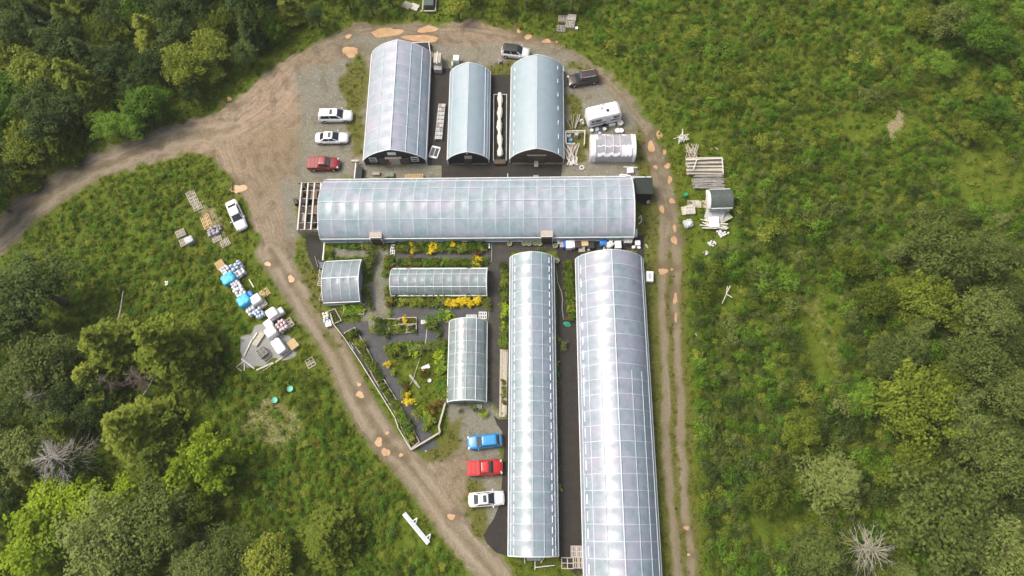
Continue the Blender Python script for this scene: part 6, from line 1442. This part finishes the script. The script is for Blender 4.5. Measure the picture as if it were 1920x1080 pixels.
for x, y_ in poisson([(600, 20), (760, 0), (1090, 0), (1160, 80), (1060, 80), (880, 35), (740, 40), (600, 60)], 20, 500, r, spm)[:45]:
    bush(r.choice('dmo'), x, y_, r.uniform(.4, .9), 1.0, 'low bush on the grassy bank behind the upper track', 'low bushes on the upper bank', name='bank_shrub')
for x, y_ in poisson([(500, 60), (420, 130), (330, 205), (220, 250), (100, 290), (60, 340), (0, 385), (0, 340), (200, 235), (330, 190), (470, 60)], 22, 700, r, spm)[:60]:
    bush(r.choice('dmo'), x, y_, r.uniform(.4, 1.0), 1.0, 'low bush on the verge of the upper left wood', 'low bushes under the upper left wood', name='bank_shrub')

# ---------------------------------------------------------------- geometry-node scatters for what nobody could count
def scatter(name, pts, protos, label, cat, smin_smax=None):
    """pts: (x, y, z, rot, scale xy, scale z, which)"""
    n = len(pts); A_ = np.array([p[:7] for p in pts], np.float32)
    me = bpy.data.meshes.new(name); me.vertices.add(n); me.vertices.foreach_set('co', A_[:, :3].ravel())
    at = me.attributes.new('rz', 'FLOAT', 'POINT'); at.data.foreach_set('value', A_[:, 3])
    at = me.attributes.new('sc', 'FLOAT_VECTOR', 'POINT'); at.data.foreach_set('vector', np.stack([A_[:, 4], A_[:, 4], A_[:, 5]], 1).ravel())
    at = me.attributes.new('ix', 'INT', 'POINT'); at.data.foreach_set('value', A_[:, 6].astype(np.int32))
    o = link(name, me); ng = bpy.data.node_groups.new(name, 'GeometryNodeTree')
    ng.interface.new_socket('Geometry', in_out='INPUT', socket_type='NodeSocketGeometry'); ng.interface.new_socket('Geometry', in_out='OUTPUT', socket_type='NodeSocketGeometry')
    N = ng.nodes; Lk = ng.links; gi = N.new('NodeGroupInput'); go = N.new('NodeGroupOutput'); jn = N.new('GeometryNodeJoinGeometry')
    for p in reversed(protos):
        oi = N.new('GeometryNodeObjectInfo'); oi.transform_space = 'ORIGINAL'; oi.inputs['Object'].default_value = p; oi.inputs['As Instance'].default_value = True
        Lk.new(oi.outputs['Geometry'], jn.inputs[0])
    ip = N.new('GeometryNodeInstanceOnPoints'); ip.inputs['Pick Instance'].default_value = True
    def na(nm, ty):
        a = N.new('GeometryNodeInputNamedAttribute'); a.data_type = ty; a.inputs['Name'].default_value = nm; return a.outputs['Attribute']
    cx = N.new('ShaderNodeCombineXYZ'); Lk.new(na('rz', 'FLOAT'), cx.inputs[2])
    Lk.new(gi.outputs[0], ip.inputs['Points']); Lk.new(jn.outputs[0], ip.inputs['Instance']); Lk.new(na('ix', 'INT'), ip.inputs['Instance Index'])
    Lk.new(cx.outputs[0], ip.inputs['Rotation']); Lk.new(na('sc', 'FLOAT_VECTOR'), ip.inputs['Scale']); Lk.new(ip.outputs[0], go.inputs[0])
    md = o.modifiers.new('scatter', 'NODES'); md.node_group = ng
    return tag(o, label, cat, kind='stuff')
kinds = list(proto.values()); kn = {o.data.name: i for i, o in enumerate(kinds)}
P_ = []
for R_, x, y_, hs, k in BUSHPTS:
    me = BUSH[k][int(x * 3 + y_) % len(BUSH[k])]
    q = P(x, y_, R_ * hs * .9); P_.append((q.x, q.y, 0, r.uniform(0, 6.28), R_, R_ * hs, kn.get(me.name, 0)))
scatter('thicket', P_, kinds, 'dense thicket of young bushes right of the rutted track', 'thicket')

def wok(x, y):
    """is the world point open ground, outside fabric and buildings"""
    for p in WP:
        if in_poly(x, y, p): return False
    return True
WP = [[tuple(v) for v in W2(p)] for p in FABP] + [[tuple(v) for v in W2([(684, 85), (808, 85), (802, 309), (683, 309)])], [tuple(v) for v in W2([(594, 335), (1188, 335), (1188, 455), (594, 458)])], [tuple(v) for v in W2([(955, 475), (1040, 475), (1048, 1045), (952, 1045)])],
    [tuple(v) for v in W2([(1078, 475), (1206, 475), (1245, 1110), (1094, 1110)])], [tuple(v) for v in W2([(733, 500), (918, 500), (918, 558), (733, 558)])], [tuple(v) for v in W2([(841, 600), (914, 600), (914, 757), (839, 757)])], [tuple(v) for v in W2([(606, 488), (683, 488), (680, 570), (606, 572)])],
    [tuple(v) for v in W2([(1104, 252), (1192, 252), (1192, 306), (1104, 306)])], [tuple(v) for v in W2([(556, 342), (604, 342), (604, 442), (556, 442)])], [tuple(v) for v in W2([(1322, 358), (1374, 358), (1374, 396), (1322, 396)])], [tuple(v) for v in W2([(957, 110), (1058, 110), (1058, 308), (957, 308)])], [tuple(v) for v in W2([(842, 122), (920, 122), (920, 308), (840, 308)])]]
THW = [tuple(v) for v in W2(TH)]
GARD = [tuple(v) for v in W2([(600, 450), (960, 450), (960, 800), (845, 760), (835, 810), (780, 850), (625, 610), (600, 560)])]
# real weeds and tufts that the scatters repeat
wp = []
for k, (x, y_) in enumerate(((250, 400), (300, 430), (210, 480), (640, 900), (596, 830))):
    o = link('weed_clump', WEED[k], None, 0, P(x, y_)); o.scale = (1.3, 1.3, 1.2); wp.append(tag(o, ('fresh green', 'olive', 'straw tinted', 'lush green', 'rusty')[k] + ' weed clump in the left meadow', 'weed'))
tp = []
for k, (x, y_) in enumerate(((520, 880), (545, 910), (480, 850))):
    o = link('grass_tuft', TUFT[k], None, 0, P(x, y_)); tp.append(tag(o, 'tuft of grass in the lower meadow', 'grass tuft', 'grass tufts of the lower meadow'))
r = random.Random(77); P2 = []
LOWM = [(430, 700), (560, 690), (640, 730), (700, 790), (760, 880), (860, 1020), (920, 1120), (250, 1120), (420, 900), (420, 790), (350, 720)]
for poly, sp_, R0, R1 in ((TH, 10, .28, .62), (LOWM, 13, .3, .75), ([(60, 420), (180, 345), (300, 305), (380, 320), (330, 400), (400, 470), (440, 600), (430, 700), (350, 720), (280, 560), (110, 560), (40, 470)], 15, .28, .6)):
    for x, y_ in poisson(poly, sp_, 42000 if poly is TH else 9000, r, lambda x, y: None if spf(x, y) is None else sp_):
        if poly is TH and open_patch(x, y_) and r.random() < .9: continue
        R_ = r.uniform(R0, R1); hs = r.uniform(.6, 1.1) * (.7 if poly is TH else 1); q = P(x, y_, R_ * hs * .9)
        if not (f_at('pad', q.x, q.y) > .2): P2.append((q.x, q.y, 0, r.uniform(0, 6.28), R_, R_ * hs, r.choice([i for i, o in enumerate(kinds) if o.data.materials[0] in ((L_OLIVE, L_MID, L_DARK) if poly is TH else (L_OLIVE, L_MID))])))
scatter('undergrowth', P2, kinds, 'leafy undergrowth between the bushes of the thicket and meadows', 'undergrowth')
rg = np.random.default_rng(3)
wpts = []; gpts = []
n = 48000; xs = rg.uniform(X0, X1, n); ys = rg.uniform(Y0, Y1, n)
xth = P(1300, 500).x
for x, y_ in zip(xs, ys):
    d = f_at('d_road', x, y_); dryv = f_at('dry', x, y_)
    if d < .9 or f_at('gravel', x, y_) > .3 or f_at('pad', x, y_) > .2: continue
    if dryv > .5 and rg.random() < .8: continue
    if blocked(x, y_, .35) or not wok(x, y_) or in_poly(x, y_, GARD): continue
    if rg.random() < .02: pass
    near = d < 2.5
    if in_poly(x, y_, THW) and rg.random() < .75: continue
    cl = .5 + .5 * math.sin(x * .55) * math.cos(y_ * .47 + 1) ; cl = .6 * cl + .4 * (.5 + .5 * math.sin(x * .17 + y_ * .21))
    if cl < rg.uniform(0, .75) and rg.random() < .7: continue
    s = rg.uniform(.5, 1.25) * (.55 if near else 1.0)
    ix = rg.choice([0, 1, 3, 0, 3, 2, 1] if rg.random() < .35 else [0, 3, 1, 0])
    wpts.append((x, y_, 0, rg.uniform(0, 6.28), s, s * rg.uniform(.5, 1.1), ix))
scatter('weeds', wpts, wp, 'leafy weeds covering the meadows', 'weeds')
n = 90000; xs = rg.uniform(X0, X1, n); ys = rg.uniform(Y0, Y1, n)
for x, y_ in zip(xs, ys):
    d = f_at('d_road', x, y_); g = f_at('green', x, y_); gr = f_at('gravel', x, y_)
    if f_at('rut', x, y_) > .35: continue
    ok = (d > .2 and gr < .4) or (g > .55)
    if not ok or f_at('pad', x, y_) > .3 or not wok(x, y_): continue
    if f_at('dry', x, y_) > .5 and rg.random() < .6: continue
    if in_poly(x, y_, THW) and rg.random() < .65: continue
    s = rg.uniform(.6, 1.5) * (.7 if g > .5 else 1)
    gpts.append((x, y_, 0, rg.uniform(0, 6.28), s, s * rg.uniform(.5, 1.2), rg.integers(0, 3)))
scatter('grass', gpts, tp, 'short rough grass on the verges and meadows', 'grass')

# ---------------------------------------------------------------- garden and nursery plants
PL = {}
for k, (nm, m_) in enumerate((('p', L_PLANT), ('q', L_MID), ('y', L_YELLOW), ('r', L_RUST), ('b', L_BRIGHT), ('g', L_GREY), ('o', L_OLIVE))):
    PL[nm] = [leaf_mesh('plant_leaves', crown_round(400 + k * 3 + j, 1.0, .1, 1.7, 9, 22, .34, .42, zmin=-.1), m_) for j in range(2)]
POTM = bpy.data.meshes.new('pot'); mb = MB(); mb.lathe([(.5, 0), (.62, .5), (.68, .55), (.6, .5), (.02, .45)], 10); POTM.from_pydata(mb.v, [], mb.f); POTM.materials.append(BLACKPL)
def plant(kind_, x, y_, R_, label, group, hs=.8, pot=False):
    p = P(x, y_, R_ * .6); o = empty(('yellow_flowers' if kind_ == 'y' else 'potted_plant' if R_ < .42 else 'potted_shrub') if pot else 'garden_plant', (p.x, p.y, .03), (x * 2.3 + y_) % 6.28, label, 'plant', group); o.scale = (R_, R_, R_ * hs)
    link('foliage', PL[kind_][int(x + y_ * 2) % 2], o)
    if pot: link('pot', POTM, o)
    else:
        if 'stemm' not in PL: 
            mb = MB(); mb.tube((0, 0, -.1), (.05, 0, .9), .09, .04, 6); me = bpy.data.meshes.new('stem'); me.from_pydata(mb.v, [], mb.f); me.materials.append(BARK); PL['stemm'] = me
        link('stem', PL['stemm'], o)
    return o
def row(x0, y0, x1, y1, n, R_, kinds_, label, group, jit=1.5, pot=True, hs=.8):
    r = random.Random(int(x0 * 3 + y0))
    for k in range(n):
        t = (k + .5) / n; kk = r.choice(kinds_); adj = {'p': 'dark green', 'q': 'fresh green', 'y': 'yellow', 'r': 'rusty brown', 'b': 'bright lime', 'g': 'grey green', 'o': 'olive'}[kk]
        plant(kk, x0 + (x1 - x0) * t + r.uniform(-jit, jit), y0 + (y1 - y0) * t + r.uniform(-jit, jit), R_ * r.uniform(.75, 1.3), adj + ' ' + label, group or label, hs, pot)
g_ = 'pots under the near side of the long greenhouse'
for yy in (457, 463, 468): row(742, yy, 915, yy, 27, .38, 'pppqopq' if yy < 468 else 'ppogq', 'potted plant in the rows just below the long greenhouse', g_)
row(772, 456, 773, 475, 4, .36, 'y', 'column of small plants among the pots below the long greenhouse', None)
for x, y_ in ((806, 465), (812, 460), (817, 463), (811, 470), (846, 455), (849, 459), (808, 472)): plant('y', x, y_, .5, 'yellow flowering bush in the rows below the long greenhouse', 'yellow bushes below the long greenhouse', pot=True)
for x, y_ in ((865, 465), (872, 463), (868, 470)): plant('o', x, y_, .6, 'broad olive bush at the right part of the rows below the long greenhouse', 'broad olive bushes below the long greenhouse', pot=True)
g_ = 'pots above the clear low tunnel'
for yy in (488, 495): row(745, yy, 912, yy, 28, .40, 'ppqopo', 'potted plant in the row above the clear low tunnel', g_)
for x, y_ in ((893, 484), (901, 487), (891, 493), (898, 496)): plant('y', x, y_, .42, 'golden round topiary above the right end of the clear low tunnel', 'four golden round plants', hs=1.0, pot=True)
plant('r', 896, 479, .6, 'rusty red shrub behind the golden round plants', None); plant('o', 911, 488, .45, 'olive round plant right of the golden round ones', None)
for k in range(4): row(724 + k * 4, 480, 722 + k * 4, 515, 5, .45, 'pqor', 'shrub at the left end of the clear low tunnel', 'shrubs left of the clear low tunnel')
row(728, 556, 735, 572, 3, .6, 'or', 'shrub at the lower left corner of the clear low tunnel', None)
g_ = 'plants along the lower side of the clear low tunnel'
row(745, 565, 795, 566, 9, .5, 'oop', 'bush along the lower side of the clear low tunnel', g_); row(800, 562, 835, 564, 6, .5, 'gop', 'bush along the lower side of the clear low tunnel', g_); row(800, 570, 832, 572, 5, .5, 'gpo', 'bush along the lower side of the clear low tunnel', g_)
for k in range(26):
    rr = random.Random(k + 50); x = 837 + rr.uniform(0, 62); plant('y', x, rr.uniform(561, 572), rr.uniform(.38, .6), 'bright yellow bush in the mass below the clear low tunnel', 'mass of yellow bushes', pot=True)
row(902, 563, 914, 572, 4, .5, 'op', 'bush right of the yellow mass', None)
row(635, 462, 700, 462, 9, .45, 'pqo', 'plant along the left part of the long greenhouse', 'plants by the left part of the long greenhouse'); row(615, 465, 622, 487, 4, .5, 'po', 'plant above the small square tunnel corner', None)
row(630, 486, 690, 487, 11, .35, 'ppq', 'small pot in the row above the small square tunnel', 'pots above the small square tunnel')
for x, y_, s_ in ((697, 482, 1.0), (694, 492, .9), (687, 505, .9), (689, 512, .6), (686, 545, .8), (690, 556, .7), (692, 570, .6), (695, 580, .4)): plant('p', x, y_, s_, 'dark shrub along the right side of the small square tunnel', 'dark shrubs beside the small square tunnel')
for k in range(22):
    rr = random.Random(k); plant('b' if k % 3 == 0 else 'q', 648 + (k % 8) * 4.6, 576 + (k // 8) * 5.5, .42, 'bright green leafy plant in the bed below the small square tunnel', 'bright leafy plants below the small square tunnel')
for k in range(12): plant('g', 620 + (k % 3) * 4 + (k // 3) * 2.6, 588 + (k // 3) * 5.0, .22, 'small seedling block in the slanted bed', 'seedlings in the slanted bed')
row(650, 632, 684, 650, 8, .5, 'po', 'plant in the top section of the diagonal bed', 'plants of the top diagonal section'); row(655, 628, 672, 622, 4, .5, 'op', 'plant at the top rim of the diagonal bed', None)
row(680, 662, 715, 712, 15, .45, 'ppgo', 'plant in the second section of the diagonal bed', 'plants of the second diagonal section'); row(688, 660, 716, 708, 10, .35, 'pqp', 'plant at the right rim of the second diagonal section', 'rim plants of the second diagonal section')
row(712, 716, 748, 770, 15, .48, 'pgog', 'plant in the third section of the diagonal bed', 'plants of the third diagonal section')
row(750, 776, 775, 826, 9, .6, 'goq', 'plant in the lowest section of the diagonal bed', 'plants of the lowest diagonal section')
plant('b', 747, 774, .6, 'lime bush where the third and the lowest diagonal sections meet', None); plant('g', 766, 790, .6, 'pale bush at the right edge of the lowest diagonal section', None)
row(720, 602, 747, 603, 8, .34, 'pq', 'plant in the upper left garden bed', 'plants of the upper left garden bed'); row(720, 607, 747, 607, 8, .34, 'po', 'plant in the upper left garden bed', 'plants of the upper left garden bed')
plant('y', 758, 601, .5, 'yellow plant in the upper right garden bed', None); row(764, 602, 780, 603, 5, .3, 'rp', 'tiny plant in the upper right garden bed', 'tiny plants of the upper right garden bed')
for yy in (615, 621): row(732, yy, 762, yy, 9, .35, 'qpo', 'plant in the lower left garden bed', 'plants of the lower left garden bed'); row(766, yy - 1, 780, yy - 1, 4, .28, 'gp', 'plant in the lower right garden bed', 'plants of the lower right garden bed')
for x, y_, s_ in ((715, 605, .7), (708, 615, .7), (716, 622, .7), (724, 628, .6), (702, 622, .5), (700, 598, .5)): plant('p' if x > 703 else 'o', x, y_, s_, 'loose shrub left of the four garden beds', 'loose shrubs left of the garden beds')
for x, y_, s_, k in ((806, 600, .8, 'q'), (812, 610, .9, 'p'), (805, 612, .6, 'p'), (828, 592, .9, 'q'), (838, 594, .8, 'b'), (845, 596, .6, 'q'), (825, 618, .5, 'p'), (825, 630, .5, 'q'), (827, 640, .5, 'p')): plant(k, x, y_, s_, {'q': 'fresh', 'p': 'dark', 'b': 'lime'}[k] + ' shrub at the upper left of the short clear tunnel', 'shrubs above the short clear tunnel')
row(720, 655, 835, 650, 20, .55, 'pgqo', 'shrub along the upper rim of the garden lawn', 'shrubs on the upper rim of the lawn', 3); row(725, 665, 770, 663, 6, .5, 'gp', 'shrub at the upper left of the lawn', 'shrubs at the upper left of the lawn', 3)
plant('y', 727, 684, .62, 'yellow bush at the left corner of the garden lawn', None); plant('b', 778, 663, .62, 'lime yellow bush on the upper rim of the garden lawn', None); plant('b', 767, 660, .5, 'lime bush beside the yellower one on the upper rim', None)
plant('y', 768, 752, .8, 'largest yellow bush at the lower left of the garden lawn', None, 1.0); plant('y', 766, 742, .5, 'upper part bush touching the largest yellow one', None)
plant('o', 738, 698, .5, 'brownish olive bush below the left yellow bush', None); plant('o', 756, 718, .6, 'olive bush in the middle left of the lawn', None); plant('o', 757, 740, .5, 'olive bush above the largest yellow one', None)
row(822, 655, 833, 745, 12, .75, 'ooqb', 'tall shrub along the left side of the short clear tunnel', 'tall shrubs beside the short clear tunnel', 3, False)
for x, y_, s_, k in ((785, 775, .8, 'o'), (793, 770, .6, 'b'), (803, 780, .7, 'o'), (797, 786, .8, 'q'), (808, 790, .7, 'o'), (800, 800, .6, 'o'), (812, 768, .7, 'r'), (820, 760, .7, 'r'), (806, 765, .5, 'r'), (760, 727, .5, 'r'), (795, 700, .6, 'r')): plant(k, x, y_, s_, {'o': 'olive', 'b': 'lime', 'q': 'green', 'r': 'rusty'}[k] + ' shrub on the lower part of the garden lawn', 'shrubs on the lower part of the lawn')
for x, y_, s_, k in ((886, 762, .4, 'b'), (892, 768, .4, 'p'), (907, 776, .55, 'b'), (902, 770, .4, 'p'), (865, 770, .3, 'p')): plant(k, x, y_, s_, {'b': 'lime', 'p': 'dark'}[k] + ' plant on the gravel below the short clear tunnel', 'plants below the short clear tunnel')
g_ = 'plants on the left side of the long narrow greenhouse'
row(945, 495, 946, 650, 34, .5, 'pqqoop', 'plant in the strip left of the long narrow greenhouse', g_, 3); plant('b', 945, 583, .9, 'lime bush in the strip left of the long narrow greenhouse', None); plant('b', 942, 612, .6, 'smaller lime bush in the strip left of the long narrow greenhouse', None)
row(945, 712, 945, 760, 8, .35, 'rpo', 'small plant on the long boardwalk', 'small plants on the long boardwalk', 2)
g_ = 'plants between the two long greenhouses'
row(1068, 490, 1072, 600, 26, .5, 'ppqo', 'plant on the right of the black strip between the two long greenhouses', g_, 3); row(1060, 495, 1062, 545, 8, .4, 'po', 'plant in the middle of the black strip', 'plants in the middle of the black strip', 3)
plant('b', 1071, 580, .55, 'lime round plant on the black strip', None); plant('r', 1068, 595, .5, 'reddish plant beside the tangled hose', None); plant('g', 1049, 638, .45, 'pale plant left above the pale bush on the black strip', None); plant('g', 1057, 647, .6, 'pale bush on the black strip below the hose', None)
# crops seen through the film of the tunnels
PINK = leaf_mat('pink_flowers', (0.30, 0.05, 0.12), (0.52, 0.14, 0.26), (0.62, 0.40, 0.42), sc=2.0)
CROP = [leaf_mesh('crop', crown_round(500 + k, .6, .5, 1.1, 7, 22, .22, .45, zmin=-.1), (L_PLANT, L_MID, PINK, L_GREY)[k]) for k in range(4)]
def crops(T_, cols, step, name_label, w=(0, 1, 1, 0, 2, 3)):
    r = random.Random(int(T_.L * 10)); first = []; pts = []
    Rm = Matrix.Rotation(T_.rz, 4, 'Z'); 
    for ti in cols:
        y = -T_.L / 2 + .6; run = r.choice(w); left = 4
        while y < T_.L / 2 - .6:
            left -= 1
            if left <= 0: run = r.choice(w); left = r.randint(3, 9)
            v = Rm @ Vector((ti * T_.w + r.uniform(-.2, .2), y, 0)) + T_.o.location
            pts.append((v.x, v.y, 0, r.uniform(0, 6.28), r.uniform(.7, 1.2), r.uniform(.7, 1.2), run)); y += step * r.uniform(.8, 1.3)
    protos = []
    for k in range(4):
        q = pts.pop(0); o = link('greenhouse_crop', CROP[k], None, 0, Vector((q[0], q[1], 0))); protos.append(tag(o, ('dark leafy', 'fresh green', 'pink flowering', 'grey green')[k] + ' crop plant inside the ' + name_label, 'plant'))
    scatter('crop_rows', pts, protos, 'rows of crops showing faintly inside the ' + name_label, 'crops')
crops(A_, (-.6, -.2, .25, .6), 1.1, 'leftmost short greenhouse', (0, 2, 3, 2, 1)); crops(D_, (-.7, -.35, 0, .4, .72), .9, 'long crossways greenhouse')
crops(E_, (-.6, 0, .6), 1.1, 'long narrow greenhouse', (0, 0, 1, 3, 2)); crops(F_, (-.7, -.3, .15, .6), 1.2, 'widest greenhouse', (0, 0, 1, 3, 2))
crops(G_, (-.6, -.2, .3, .72), .6, 'clear low tunnel', (0, 1, 0, 3, 0)); crops(I_, (-.6, -.2, .2, .65), .55, 'short clear tunnel', (0, 1, 1, 0)); crops(H_, (-.5, .5), .9, 'small square tunnel', (0, 1, 0))
# ---------------------------------------------------------------- thin morning haze round the whole place
m = bpy.data.materials.new('haze'); m.use_nodes = True; t = m.node_tree
t.nodes.remove(t.nodes['Principled BSDF'])
pv = t.nodes.new('ShaderNodeVolumePrincipled'); pv.inputs['Density'].default_value = 0.0002; pv.inputs['Color'].default_value = (0.86, 0.9, 0.84, 1)
t.links.new(pv.outputs[0], t.nodes['Material Output'].inputs['Volume'])
mb = MB(); mb.box((0, 50, 48), (2200, 2200, 98)); tag(mb.build('haze', m), 'thin pale mist over the clearing', 'haze', kind='stuff')
